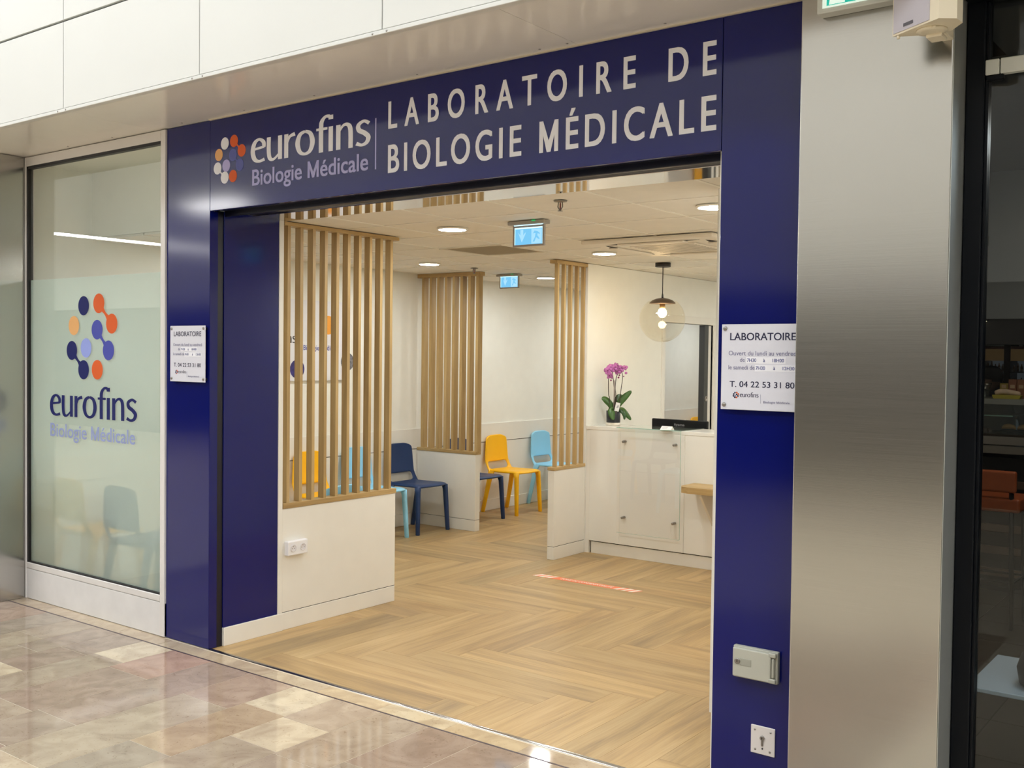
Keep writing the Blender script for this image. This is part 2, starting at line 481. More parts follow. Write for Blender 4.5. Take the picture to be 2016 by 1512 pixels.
M_steel = brushed('brushed_steel', '#bcbab6', .21)

# ------------------------------------------------------------------ floors
XW = -2.10            # left wall of the laboratory
ZC = 2.494            # its ceiling
g = G().box((XW - .1, -.02, -.06), (3.14, 10.6, -.004))
fl = struct('floor', g, M_subfloor)
def clip(poly, x0, x1, y0, y1):
    def cut(P, ins, inter):
        o = []
        for i in range(len(P)):
            a, b = P[i], P[(i + 1) % len(P)]
            if ins(a):
                o.append(a)
                if not ins(b): o.append(inter(a, b))
            elif ins(b): o.append(inter(a, b))
        return o
    def ix(x): return lambda a, b: (x, a[1] + (b[1] - a[1]) * (x - a[0]) / (b[0] - a[0]))
    def iy(y): return lambda a, b: (a[0] + (b[0] - a[0]) * (y - a[1]) / (b[1] - a[1]), y)
    for ins, f in ((lambda p: p[0] >= x0, ix(x0)), (lambda p: p[0] <= x1, ix(x1)), (lambda p: p[1] >= y0, iy(y0)), (lambda p: p[1] <= y1, iy(y1))):
        if poly: poly = cut(poly, ins, f)
    return poly
PL, PW, gp = 1.22, .2, .0006
full = None
def plank(x, y, vert, x1lim):
    global full
    w, h = (PW, PL) if vert else (PL, PW)
    P = [(x + gp, y + gp), (x + w - gp, y + gp), (x + w - gp, y + h - gp), (x + gp, y + h - gp)]
    Q = clip(P, XW, 3.13, .03, 7.3)
    if len(Q) < 3: return
    if max(p[0] for p in Q) - min(p[0] for p in Q) < .02 or max(p[1] for p in Q) - min(p[1] for p in Q) < .02: return
    cx, cy = x + w / 2, y + h / 2
    whole = len(Q) == 4 and all(abs(a[0] - b[0]) + abs(a[1] - b[1]) < 1e-9 for a, b in zip(P, Q))
    if whole and full is not None: me = full
    else:
        loc = [((a - cx), (b - cy)) for a, b in Q]
        if vert: loc = [(b, -a) for a, b in loc]
        gg = G().poly(loc, lambda a, b, d: (a, b, d), -.004, 0.)
        me = gg.mesh('plank')
        if whole: full = me
    o = bpy.data.objects.new('plank', me); COL.objects.link(o)
    if not me.materials: me.materials.append(M_plank)
    o.location = (cx, cy, 0)
    if vert: o.rotation_euler = (0, 0, PI / 2)
    o.parent = fl
    t = random.gauss(1, .055); s = random.uniform(-.02, .02)
    if random.random() < .08: t -= .09; s -= .02
    o.color = (min(1.15, t + s), t, t - s, 1)
tx, ty = 2.19 - PL, .82
for i in range(-32, 44):
    for j in range(-9, 10):
        hx, hy = tx + i * PW + j * PL, ty + i * PW - j * PL
        if hx > 3.2 or hx < -3.4 or hy > 7.4 or hy < -1.4: continue
        plank(hx, hy - PW, False, 3.13)
        plank(hx + PL, hy - PL, True, 3.13)
o = part('plank', G().box((XW, 7.3, -.004), (.05, 10.5, 0)), M_plank, fl); o['kind'] = 'stuff'; o.color = (1, 1, 1, 1)

# threshold strip between the two floors
tr = struct('trim_1')
part('strip', G().loft([[(xx, .014 + .014 * math.cos(PI * k / 10), -.002 + .007 * math.sin(PI * k / 10)) for k in range(11)] for xx in (.0, 3.13)]), M_chrome, tr, 'polished metal threshold strip')
# mall stone floor
mf = struct('floor', G().box((-22, -14, -.06), (14, .09, -.0007)), M_stonegrout)
PAL = ['#ab9a88', '#a79786', '#a39282', '#a89180', '#ae9e8a', '#a29484', '#b0a28f', '#a28e7f', '#aa9a88']
def tile(x0, x1, y0, y1, col, k=.0014, parent=mf, m=M_stone, z=0.):
    gg = G().box((x0 + k, y0 + k, z - .003), (x1 - k, y1 - k, z + random.uniform(-.0001, .0001)))
    o = part('tile', gg, m, parent); o.color = lin(col); return o
rows = [-2.0, -1.79, -1.5, -1.21, -.93, -.70, -.437, -.152, .20, .53, .876, 1.172, 1.48, 1.78, 2.08, 2.37, 2.66, 2.95, 3.25, 3.55]
fixed = {5: None}
for i in range(len(rows) - 1):
    x0, x1 = rows[i], rows[i + 1]
    y = -.128; first = True
    while y > -2.6:
        L = random.choice((.33, .62, .62, .8, .95, .5)) * random.uniform(.95, 1.05)
        c = random.choice(PAL)
        if first and rows[i] == .876: L, c = .317, '#d2c3aa'
        if first and rows[i] == -.437: L, c = .312, '#d2c3aa'
        if first and rows[i] == -.152: L, c = .40, '#ad9080'
        if first and rows[i] == 1.172: L, c = .33, '#b3a08c'
        if not first and rows[i] == 1.172 and y > -.5: L, c = .30, '#c6b59c'
        if first and rows[i] == .53: L, c = .42, '#b09a88'
        if not first and rows[i] == .876 and y > -.5: L, c = .62, '#b39d83'
        if rows[i] == -.70 and y > -.5: L = .361
        if rows[i] == -.70 and -.9 < y < -.8: L, c = .4, '#cdbda4'
        if rows[i] == .53 and y < -1: L, c = .5, '#bfae97'
        tile(x0, x1, y - L, y, c)
        y -= L; first = False
x = -2.0
while x < 3.4:      # border course along the shop front
    L = random.choice((.42, .5, .42)); tile(x, min(x + L, 3.48), -.118, -.010, random.choice(['#c9b79a', '#bcaa90', '#b7a48c', '#c6b08f']), .0008); x += L
part('strip', G().box((-2.0, -.129, -.003), (3.5, -.119, .0006)), mat('floor_joint_metal', '#584a50', .4, metal=.5), mf, 'dark metal joint strip')

# ------------------------------------------------------------------ laboratory shell
def wall(name, a, b, m=None): return struct(name, G().box(a, b), m or M_wall)
wl = wall('wall_left', (XW - .1, .1, 0), (XW, 10.6, 3.0))
for z0, z1, nm in ((.755, .95, 'rail_panel'),):
    part(nm, G().box((XW - .01, .12, z0), (XW + .013, 10.5, z1)), M_white, wl, 'white wall protection band')
part('dado_joint', G().box((XW - .01, .12, .7475), (XW + .003, 10.5, .7555)), M_gap, wl)
part('dado_panel', G().box((XW - .01, .12, .1), (XW + .008, 10.5, .748)), M_white, wl)
struct('baseboard_left', G().rbox((XW - .01, .12, 0), (XW + .02, 10.5, .118), .003, 1), M_white)
wall('wall_back', (XW - .1, 10.5, 0), (2.78, 10.6, 3.0))
wr = wall('wall_right', (2.70, .9, 0), (2.77, 10.6, 3.0))
part('return_panel', G().box((2.70, .86, 0), (3.2, .9, 3.0)), M_wall, wr)
part('jamb_panel', G().box((3.13, .012, 0), (3.2, .86, 3.0)), M_wall, wr)
# office wall with the doorway opening y 5.27..6.02, z < 2.03
wo = struct('wall_office')
part('segment', G().box((-.032, 3.885, 0), (.034, 5.25, ZC)), M_wall, wo)
part('segment', G().box((-.032, 5.25, 2.035), (.034, 6.30, ZC)), M_wall, wo)
part('segment', G().box((-.032, 6.30, 0), (.034, 7.4, ZC)), M_wall, wo)
part('segment', G().box((.034, 7.3, 0), (2.70, 7.4, ZC)), M_wall, wo)
part('end_trim', G().box((-.034, 3.872, 0), (.036, 3.884, ZC)), M_white, wo)
dr = struct('door_1')
for a, b in (((-.04, 5.20, 0), (.044, 5.262, 2.035)), ((-.04, 5.20, 2.035), (.044, 6.37, 2.11)), ((-.04, 6.30, 0), (.044, 6.37, 2.035))):
    part('casing', G().rbox(a, b, .004, 1), M_white, dr)
leaf = part('door_leaf', G().rbox((-.012, 6.10, .01), (.02, 6.297, 2.03), .003, 1), M_white, dr)
e = part('edge_profile', G().rbox((-.014, 6.085, .01), (.05, 6.175, 2.03), .003, 1), mat('dark_aluminium', '#4a4d50', .4, metal=.6), dr, 'dark grey metal edge of the sliding door')
part('lock', G().lathe((.052, 6.13, 1.27), [(.030, -.004), (.030, .004), (.022, .005), (.017, .005), (.017, .001), (0, .001)], 20, axis='x'), M_screw, e, 'round chrome lock')

# ceiling: runners and tiles
cl = struct('ceiling', G().box((XW, .546, ZC + .03), (3.13, 10.5, ZC + .10)), M_gap)
gx0, gy0, t = 1.5335, 1.0556, .6
xs_ = [gx0 + t * k for k in range(-7, 4)]; ys_ = [gy0 + t * k for k in range(-2, 17)]
for xg in xs_:
    if XW < xg < 3.13: part('runner', G().box((xg - .008, .54, ZC), (xg + .008, 10.5, ZC + .008)), M_grid, cl)
for yg in ys_:
    if yg > .54: part('runner', G().box((XW, yg - .008, ZC + .0002), (3.13 if yg < .9 else 2.7, yg + .008, ZC + .008)), M_grid, cl)
skip = {(-3, 2)}
for i in range(len(xs_) - 1):
    for j in range(len(ys_) - 1):
        x0, x1 = max(xs_[i], XW), min(xs_[i + 1], 3.13 if ys_[j] < .5 else 2.7)
        y0, y1 = max(ys_[j], .54), ys_[j + 1]
        if x1 - x0 < .03 or y1 - y0 < .03 or y0 > 8.2: continue
        if abs(x0 + .2665) < .02 and abs(y0 - 2.2556) < .02: continue
        part('tile', G().box((x0 + .0085, y0 + .0085, ZC + .004), (x1 - .0085, y1 - .0085, ZC + .018)), M_ceil, cl)

# header behind the fascia: slot, polished underside
hd = struct('trim_2')
part('slot', G().box((0, .034, 2.50), (3.13, .30, 2.56)), M_bluedark, hd, 'dark shutter slot behind the fascia')
part('slot_lip', G().rbox((0, .10, 2.47), (3.13, .12, 2.52), .003, 1), M_bluedark, hd)
part('mirror_strip', G().rbox((0, .30, 2.492), (3.13, .546, 2.53), .002, 1), mat('mirror_steel', '#cbc6c4', .05, metal=1), hd, 'mirror polished steel underside')

# ------------------------------------------------------------------ shop front
wf = struct('wall_front')
part('void_panel', G().box((XW, .54, ZC + .02), (-.09, .56, 3.0)), M_wall, wf)
part('void_panel', G().box((XW, .05, 2.98), (-.09, .54, 3.0)), M_wall, wf)
part('segment', G().box((-.41, .03, 0), (-.08, .10, 3.0)), M_wall, wf)
part('segment', G().box((-.41, .05, 2.58), (3.13, .30, 3.0)), M_wall, wf)
part('segment', G().box((3.10, .05, 0), (3.62, .12, 3.0)), M_wall, wf)
pan = part('panel', G().rbox((-.405, 0, .003), (0, .028, 2.998), .002, 1), M_blue, wf, 'glossy blue panel left of the entrance')
part('panel', G().rbox((-.04, .02, .003), (-.0005, .056, 2.49), .001, 1), M_blue, wf)
part('fascia_panel', G().rbox((.001, 0, 2.4905), (3.1245, .028, 2.998), .002, 1), M_blue, wf, 'glossy blue fascia over the entrance')
part('panel', G().rbox((3.127, 0, .003), (3.60, .028, 2.998), .002, 1), M_blue, wf, 'glossy blue panel right of the entrance')
# left jamb: dark guide slot, blue side panel, white trim and skirting
ws = struct('wall_stub', G().box((-.09, .057, 0), (-.012, .534, ZC)), M_wall)
part('guide_slot', G().box((-.03, .057, 0), (-.008, .099, 2.5)), M_bluedark, ws)
part('side_panel', G().rbox((-.03, .10, .106), (-.001, .50, 2.5), .001, 1), M_blue, ws, 'blue panel lining the entrance side')
part('corner_trim', G().rbox((-.03, .501, .106), (.003, .536, ZC), .002, 1), M_white, ws, 'white edge trim')
struct('baseboard_stub', G().rbox((-.03, .10, 0), (.008, .5385, .106), .002, 1), M_white)

# white bulkhead over the soffit, in panels
YB = -.58
wb = struct('wall_bulkhead', G().box((-2.9, YB + .02, 3.02), (9, YB + .1, 7.5)), M_gap)
jx = [-2.911, -1.711, -.513, .689, 1.893, 3.093, 4.293, 5.493, 6.693, 7.893, 9.0]
zr = [3.019, 3.485, 3.495, 4.2]
for i in range(len(jx) - 1):
    for z0, z1 in ((3.019, 3.486), (3.498, 4.3), (4.312, 7.5)):
        part('panel', G().rbox((jx[i] + .003, YB, z0), (jx[i + 1] - .003, YB + .019, z1), .0015, 1), M_panel, wb)
part('edge_strip', G().rbox((-2.9, YB - .004, 2.998), (9, YB + .03, 3.016), .002, 1), M_panel, wb, 'white angle strip along the bottom edge')
for xj in jx[1:6]:
    for d in (-.05, .03):
        part('screw', G().lathe((xj + d, YB - .004, 3.007), [(.005, 0), (.004, .002), (0, .0025)], 8, axis='y'), M_screw, wb)
sf = struct('ceiling')
for a, b in ((-2.9, -.4905), (-.4895, 2.469), (2.471, 5.4)):
    part('panel', G().box((a, YB + .02, 3.0), (b, .05, 3.02)), M_soffit, sf)
for xj in (-1.4, -.9, -.2, .35, .9, 1.6, 2.3, 2.44, 2.9):
    part('screw', G().lathe((xj, -.045, 3.001), [(.006, 0), (.005, -.003), (0, -.004)], 8), M_screw, sf)
part('seal_strip', G().box((0, -.012, 2.994), (3.5, .002, 3.0)), mat('sealant', '#c9bfae', .6), sf)
part('seal_strip', G().box((3.462, -.02, 2.86), (3.478, -.004, 2.998)), mat('cream_cover', '#d9d0bf', .5), sf)

# steel clad columns
struct('column', G().rbox((-2.62, -.188, 0), (-2.001, .02, 2.999), .003, 1), M_steel)
cr = struct('column', G().rbox((3.482, -.12, 0), (3.990, .075, 2.999), .004, 2), M_steel)
part('added_side_sheet', G().box((3.990, -.116, 0), (3.992, .075, 2.999)), brushed('satin_steel', '#c6c8c6', .55), cr, 'rough steel sheet added to lighten the flank')  # rougher sheet added so the flank picks up the mall's brightness

# shop window with its frame, gasket, pane and film
w1 = struct('window_1')
for a, b in (((-2.0, -.012, 0), (-1.985, .05, 2.995)), ((-.452, -.012, .004), (-.407, .05, 2.995)), ((-2.0, -.010, 2.935), (-.452, .05, 2.995)), ((-1.985, -.010, .208), (-.452, .05, .248))):
    part('frame', G().rbox(a, b, .003, 1), M_alu, w1)
part('kick_panel', G().rbox((-1.985, -.008, .003), (-.407, .03, .205), .002, 1), M_kick, w1, 'scuffed white panel under the pane')
for a, b in (((-1.985, -.004, .248), (-1.965, .03, 2.935)), ((-1.985, -.004, 2.917), (-.452, .03, 2.936)), ((-1.985, -.004, .247), (-.452, .03, .257)), ((-.458, -.004, .25), (-.4515, .03, 2.93))):
    part('gasket', G().box(a, b), M_gask, w1)
part('pane', G().box((-1.97, .006, .252), (-.456, .012, 2.925)), M_glass, w1)
part('frosted_film', G().quad((-1.967, .0138, .254), (-.457, .0138, .254), (-.457, .0138, 2.168), (-1.967, .0138, 2.168)), M_frost, w1, 'frosted film covering the lower pane')

FRONT = lambda y: (lambda a, b, d: (a, y - d, b))
# window decal
wd = thing('window_decal', 'navy and orange dotted logo with wordmark stuck on the frosted window', 'decal', (-1.2, .005, 1.1))
logo(wd, -1.301, 1.983, 1.0, FRONT(.0055), dict(navy=M_navy, orange=M_oran, tan=M_tan, violet=M_viol, pale=M_pale, deep=M_navy), .062)
part('wordmark', wordmark(G(), 'eurofins', -1.705, -.72, 1.265, .141, FRONT(.0055)), M_navy, wd)
part('lettering', text(G(), 'Biologie Médicale', -1.70, -.732, 1.127, .086, FRONT(.0055), .004, fat=.02), M_greyblue, wd)
# fascia sign
fs = thing('fascia_sign', 'large white lettering, dotted logo and divider on the blue fascia', 'sign', (1.6, -.001, 2.5))
logo(fs, .131, 2.853, .457, FRONT(-.0005), dict(navy=M_text, orange=M_oran, tan=M_tan, violet=M_dimv, pale=M_lav2, deep=M_text), .074)
part('wordmark', wordmark(G(), 'eurofins', .355, 1.250, 2.720, .128, FRONT(-.0005)), M_text, fs)
part('lettering', text(G(), 'Biologie Médicale', .369, 1.242, 2.6, .083, FRONT(-.0005), .004, fat=.026), M_lav, fs)
part('divider', G().box((1.289, -.0012, 2.597), (1.297, -.0003, 2.845)), M_lav, fs)
part('lettering', text(G(), 'LABORATOIRE DE', 1.380, 3.098, 2.784, .127, FRONT(-.0005), .004, xs=.70, fat=.024), M_text, fs)
part('lettering', text(G(), 'BIOLOGIE MÉDICALE', 1.380, 3.101, 2.572, .131, FRONT(-.0005), .004, xs=.76, fat=.024), M_text, fs)

# opening-hours plates
def hours(x0, z1, label):
    w, h = .326, .322
    t_ = thing('sign_plate', label, 'sign', (x0 + w / 2, 0, z1 - h), 'opening hours plates')
    part('plate', G().rbox((x0, -.021, z1 - h), (x0 + w, -.016, z1), .001, 1), M_plate, t_)
    for dx in (.012, w - .016):
        for dz in (.016, h - .018):
            part('standoff', G().lathe((x0 + dx + .002, 0, z1 - dz), [(.008, 0), (.008, .024), (.006, .026), (0, .026)], 14, axis='y'), M_screw, t_)
    F = FRONT(-.0208)
    T = lambda s, a, b, base, cap, m, bd=.012: part('lettering', text(G(), s, x0 + a, x0 + b, z1 - base, cap, F, bd), m, t_)
    T('LABORATOIRE', .035, .292, .060, .027, M_ink, .022)
    T('Ouvert du lundi au vendredi', .030, .300, .117, .0165, M_inkg)
    T('de', .076, .095, .141, .0145, M_inkg); T('le samedi de', .030, .135, .170, .0155, M_inkg)
    for k, (zz, a, b, c) in enumerate(((.141, .105, .172, .205), (.170, .140, .212, .245))):
        part('label_strip', G().box((x0 + a - .004, -.0216, z1 - zz - .006), (x0 + c + .050, -.0209, z1 - zz + .018)), M_label, t_)
        F2 = FRONT(-.0014 + .0012)
        for s, p, q in (('7H30', a, a + .036), ('à', b - .004, b + .004), ('18H00' if k == 0 else '12H30', c, c + .044)):
            part('lettering', text(G(), s, x0 + p, x0 + q, z1 - zz, .0125, FRONT(-.0213), .014), M_inkb, t_)
    T('T. 04 22 53 31 80', .036, .290, .236, .0215, M_ink, .016)
    part('wordmark', wordmark(G(), 'eurofins', x0 + .078, x0 + .152, z1 - .2735, .0125, F), M_ink, t_)
    logo(t_, x0 + .058, z1 - .258, .043, F, dict(navy=M_ink, orange=M_oran, tan=M_ink, violet=M_ink, pale=M_inkg, deep=M_ink), .075)
    part('divider', G().box((x0 + .160, -.0217, z1 - .296), (x0 + .1608, -.0209, z1 - .262)), M_inkg, t_)
    T('Biologie Médicale', .172, .274, .294, .0085, M_inkg)
hours(-.339, 1.846, 'white opening hours plate on the blue panel beside the frosted window')
hours(3.152, 1.826, 'white opening hours plate partly hidden behind the wide steel column')

# key-switch box and key plate
kb = thing('switch_box', 'grey lockable cover box on the lower blue panel', 'switch', (3.31, 0, .49))
part('body', G().rbox((3.222, -.022, .492), (3.400, 0, .612), .004, 2), mat('grey_plastic', '#a9a89c', .45), kb)
part('lid', G().rbox((3.225, -.034, .497), (3.376, -.018, .606), .004, 2), mat('grey_plastic_lid', '#b1b0a4', .42), kb)
part('hinge', G().rbox((3.366, -.035, .592), (3.396, -.02, .609), .003, 1).rbox((3.366, -.035, .496), (3.396, -.02, .513), .003, 1).rbox((3.379, -.033, .516), (3.390, -.02, .588), .003, 1), MATS['grey_plastic'], kb)
part('finger_recess', G().rbox((3.256, -.0352, .543), (3.300, -.0335, .570), .0008, 1), mat('grey_recess', '#9a998d', .5), kb)
lk = part('lock', G().lathe((3.245, -.034, .557), [(.011, 0), (.011, .003), (.008, .004), (0, .004)], 20, axis='y'), M_screw, kb, 'round metal lock')
part('keyhole', G().box((3.2438, -.0388, .553), (3.2462, -.0378, .561)), M_black, lk)
kp = thing('key_plate', 'square white metal key plate low on the blue panel', 'switch', (3.34, 0, .21))
part('plate', G().rbox((3.292, -.006, .213), (3.387, 0, .319), .0015, 1), mat('white_metal_plate', '#d8d2cf', .35), kp)
cyl = part('key_cylinder', G().lathe((3.338, -.006, .276), [(.0088, 0), (.0088, .004), (.007, .005), (0, .005)], 18, axis='y').rbox((3.3335, -.010, .245), (3.3425, -.005, .270), .002, 1), M_screw, kp)
part('keyhole', G().box((3.337, -.0125, .272), (3.339, -.0105, .280)), M_black, cyl)
for dx, dz in ((.016, .09), (.078, .09), (.018, .016), (.076, .016)):
    part('screw', G().lathe((3.292 + dx, -.006, .213 + dz), [(.0042, 0), (.0035, .0015), (0, .002)], 10, axis='y'), M_screw, kp)
part('indicator', G().lathe((3.339, -.006, .236), [(.003, 0), (.003, .002), (0, .002)], 10, axis='y'), M_black, kp)

# emergency sign on the steel column
M_green = emission('green_sign', '#2fb39c', 1.1)
es = thing('exit_sign', 'green emergency exit box fixed high on the steel column', 'sign', (3.69, -.12, 2.87))
part('housing', G().rbox((3.557, -.175, 2.876), (3.83, -.12, 2.992), .004, 2), mat('grey_housing', '#c9cbc6', .4), es)
fc = part('face', G().box((3.577, -.1775, 2.892), (3.822, -.174, 2.985)), mat('sign_white', '#e4efe9', .4, emit='#dffff2', estr=.5), es)
part('pictogram', G().box((3.592, -.1785, 2.898), (3.815, -.177, 2.98)), M_green, fc)
gp_ = G().poly([(3.600, 2.900), (3.655, 2.900), (3.652, 2.93), (3.64, 2.96), (3.62, 2.965), (3.605, 2.93)], FRONT(-.1784), 0, .0006)
part('figure', gp_, mat('sign_figure', '#d9efe8', .5, emit='#dff5ee', estr=.6), fc)
gp_ = G().poly([(3.70, 2.905), (3.715, 2.905), (3.735, 2.925), (3.76, 2.93), (3.75, 2.95), (3.72, 2.95)], FRONT(-.1784), 0, .0006)
part('figure', gp_, mat('sign_figure', '#d9efe8', .5, emit='#dff5ee', estr=.6), fc)

# loudspeaker
M_ivory = mat('ivory_plastic', '#e6dcc6', .5, noise=.02)
sp = thing('loudspeaker', 'ivory wall loudspeaker with pale grille tilted over the steel column', 'loudspeaker', (3.97, -.26, 2.72))
pl = [(3.852, -.300), (4.018, -.405), (4.062, -.372), (4.066, -.322), (4.02, -.262), (3.94, -.258)]
zb = 2.718
part('body', G().poly(pl, lambda a, b, d: (a, b, d), zb, 2.99), M_ivory, sp)
d_ = Vector((4.018 - 3.852, -.405 + .300, 0)).normalized(); n_ = Vector((d_.y, -d_.x, 0))
p0 = Vector((3.852, -.300, zb)); 
gr = part('grille', G().add([p0 + d_ * .006 + Vector((0, 0, .006)) + n_ * .003, p0 + d_ * .160 + Vector((0, 0, .006)) + n_ * .003, p0 + d_ * .160 + Vector((0, 0, .265)) + n_ * .003, p0 + d_ * .006 + Vector((0, 0, .265)) + n_ * .003,
     p0 + d_ * .006 + Vector((0, 0, .006)) - n_ * .002, p0 + d_ * .160 + Vector((0, 0, .006)) - n_ * .002, p0 + d_ * .160 + Vector((0, 0, .265)) - n_ * .002, p0 + d_ * .006 + Vector((0, 0, .265)) - n_ * .002],
     [(0, 1, 2, 3), (4, 5, 6, 7), (0, 1, 5, 4), (1, 2, 6, 5), (2, 3, 7, 6), (3, 0, 4, 7)]), mat('lilac_grille_cloth', '#c3bfca', .8, bump=.3, bscale=900), sp, 'pale lilac front grille')
q0 = p0 + d_ * .052 + Vector((0, 0, .016)) + n_ * .003
part('nameplate', G().add([q0 + n_ * .0015, q0 + d_ * .042 + n_ * .0015, q0 + d_ * .042 + n_ * .0015 + Vector((0, 0, .010)), q0 + n_ * .0015 + Vector((0, 0, .010))], [(0, 1, 2, 3)]), mat('nameplate', '#55545c', .4), gr)
br = part('bracket', G().lathe((3.972, -.305, 2.718), [(.045, 0), (.045, -.007), (.03, -.009), (0, -.009)], 28).rbox((3.950, -.290, 2.700), (3.998, -.225, 2.712), .004, 2).rbox((3.955, -.27, 2.73), (3.99, -.118, 2.80), .004, 2), M_ivory, sp)
part('cap_screw', G().lathe((3.99, -.345, 2.717), [(.007, 0), (.007, -.006), (0, -.006)], 12), M_ivory, sp)
part('cap_screw', G().lathe((3.872, -.305, 2.717), [(.005, 0), (.005, -.010), (0, -.010)], 10), M_ivory, sp)

# ------------------------------------------------------------------ slatted partitions
def partition(label, base_boxes, kick_boxes, rails, slats, mrail, loc):
    p = thing('slatted_partition', label, 'partition', loc, 'slatted oak partitions on white bases')
    for a, b in base_boxes: part('base', G().rbox(a, b, .002, 1), M_white, p)
    for a, b in kick_boxes: part('plinth', G().rbox(a, b, .002, 1), M_white, p)
    for a, b in kick_boxes:
        part('joint', G().box((a[0] + .002, a[1] + .002, .1065), (b[0] - .002, b[1] - .002, .1105)), M_gap, p)
    for nm, a, b in rails: part(nm, G().rbox(a, b, .002, 1), mrail, p)
    for a, b in slats:
        c = [(a[i] + b[i]) / 2 for i in range(3)]
        part('slat', G().box(a, b), M_oak, p)
    return p
partition('tall oak slatted screen beside the blue entrance panel, double socket on its base',
    [((-.068, .5365, .1102), (0, 1.533, .744))], [((-.068, .5405, 0), (.0, 1.533, .1068))],
    [('bottom_rail', (-.072, .5405, .745), (.004, 1.538, .778)), ('top_rail', (-.072, .5405, 2.469), (.004, 1.548, 2.4925))],
    [((-.053, y, .778), (-.004, y + .0235, 2.469)) for y in (.571, .672, .773, .874, .974, 1.073, 1.172, 1.271, 1.371, 1.469)], M_oaky, (-.03, 1.0, 0))
partition('oak slatted screen beyond the navy chair, joined to the wall with the dado band',
    [((XW + .014, 4.055, .1102), (-1.332, 4.125, .738))], [((XW + .022, 4.055, 0), (-1.332, 4.125, .1068))],
    [('bottom_rail', (XW + .014, 4.05, .739), (-1.325, 4.13, .768)), ('top_rail', (XW + .002, 4.05, 2.455), (-1.300, 4.13, 2.4915))],
    [((-2.008 + .0987 * k - .032, 4.057, .768), (-2.008 + .0987 * k - .002, 4.123, 2.455)) for k in range(8)], M_oakx, (-1.7, 4.09, 0))
partition('narrow oak slatted screen beside the reception counter',
    [((-.032, 3.406, .1102), (.034, 3.870, .744))], [((-.032, 3.406, 0), (.034, 3.870, .1068))],
    [('bottom_rail', (-.036, 3.400, .745), (.038, 3.870, .772)), ('top_rail', (-.036, 3.400, 2.462), (.038, 3.870, 2.4915))],
    [((.0, y - .022, .772), (.032, y, 2.462)) for y in (3.443, 3.542, 3.641, 3.742, 3.842)], M_oaky, (0, 3.64, 0))

# double socket on the first base
so = thing('power_socket', 'white double power socket on the base of the tall slatted screen', 'socket', (.02, .63, .45))
part('body', G().rbox((0.0005, .552, .457), (.036, .712, .546), .006, 2), mat('socket_white', '#efeef2', .35), so)
for yc in (.594, .670):
    oo = part('outlet', G().lathe((.0365, yc, .502), [(.0225, 0), (.0225, .0025), (.019, .003), (.019, -.0005), (0, -.0005)], 26, axis='x'), mat('socket_inner', '#e2dfe4', .4), so)
    hh = G()
    for dy, dz in ((-.0095, 0), (.0095, 0), (0, .012)): hh.lathe((.0362, yc + dy, .500 + dz), [(.0026, 0), (.0026, .0006), (0, .0006)], 10, axis='x')
    part('pin_hole', hh, M_black, oo)

# ------------------------------------------------------------------ chairs
def ell(c, rx, ry, n=14, p=2.6, tilt=0.):
    out = []
    for i in range(n):
        a = 2 * PI * i / n; ca, sa = math.cos(a), math.sin(a)
        x = rx * math.copysign(abs(ca) ** (2 / p), ca); y = ry * math.copysign(abs(sa) ** (2 / p), sa)
        out.append((c[0] + x, c[1] + y, c[2] + tilt * x))
    return out
def applied(g, m, solid=0., sub=2, smooth=True, offs=0.):
    me = g.mesh('shape'); o = bpy.data.objects.new('shape', me); COL.objects.link(o)
    if solid:
        md = o.modifiers.new('s', 'SOLIDIFY'); md.thickness = solid; md.offset = offs
    if sub:
        md = o.modifiers.new('u', 'SUBSURF'); md.levels = sub; md.render_levels = sub
    dg = bpy.context.evaluated_depsgraph_get(); dg.update()
    out = bpy.data.meshes.new_from_object(o.evaluated_get(dg), depsgraph=dg)
    bpy.data.objects.remove(o)
    if smooth: out.polygons.foreach_set('use_smooth', [True] * len(out.polygons))
    return out
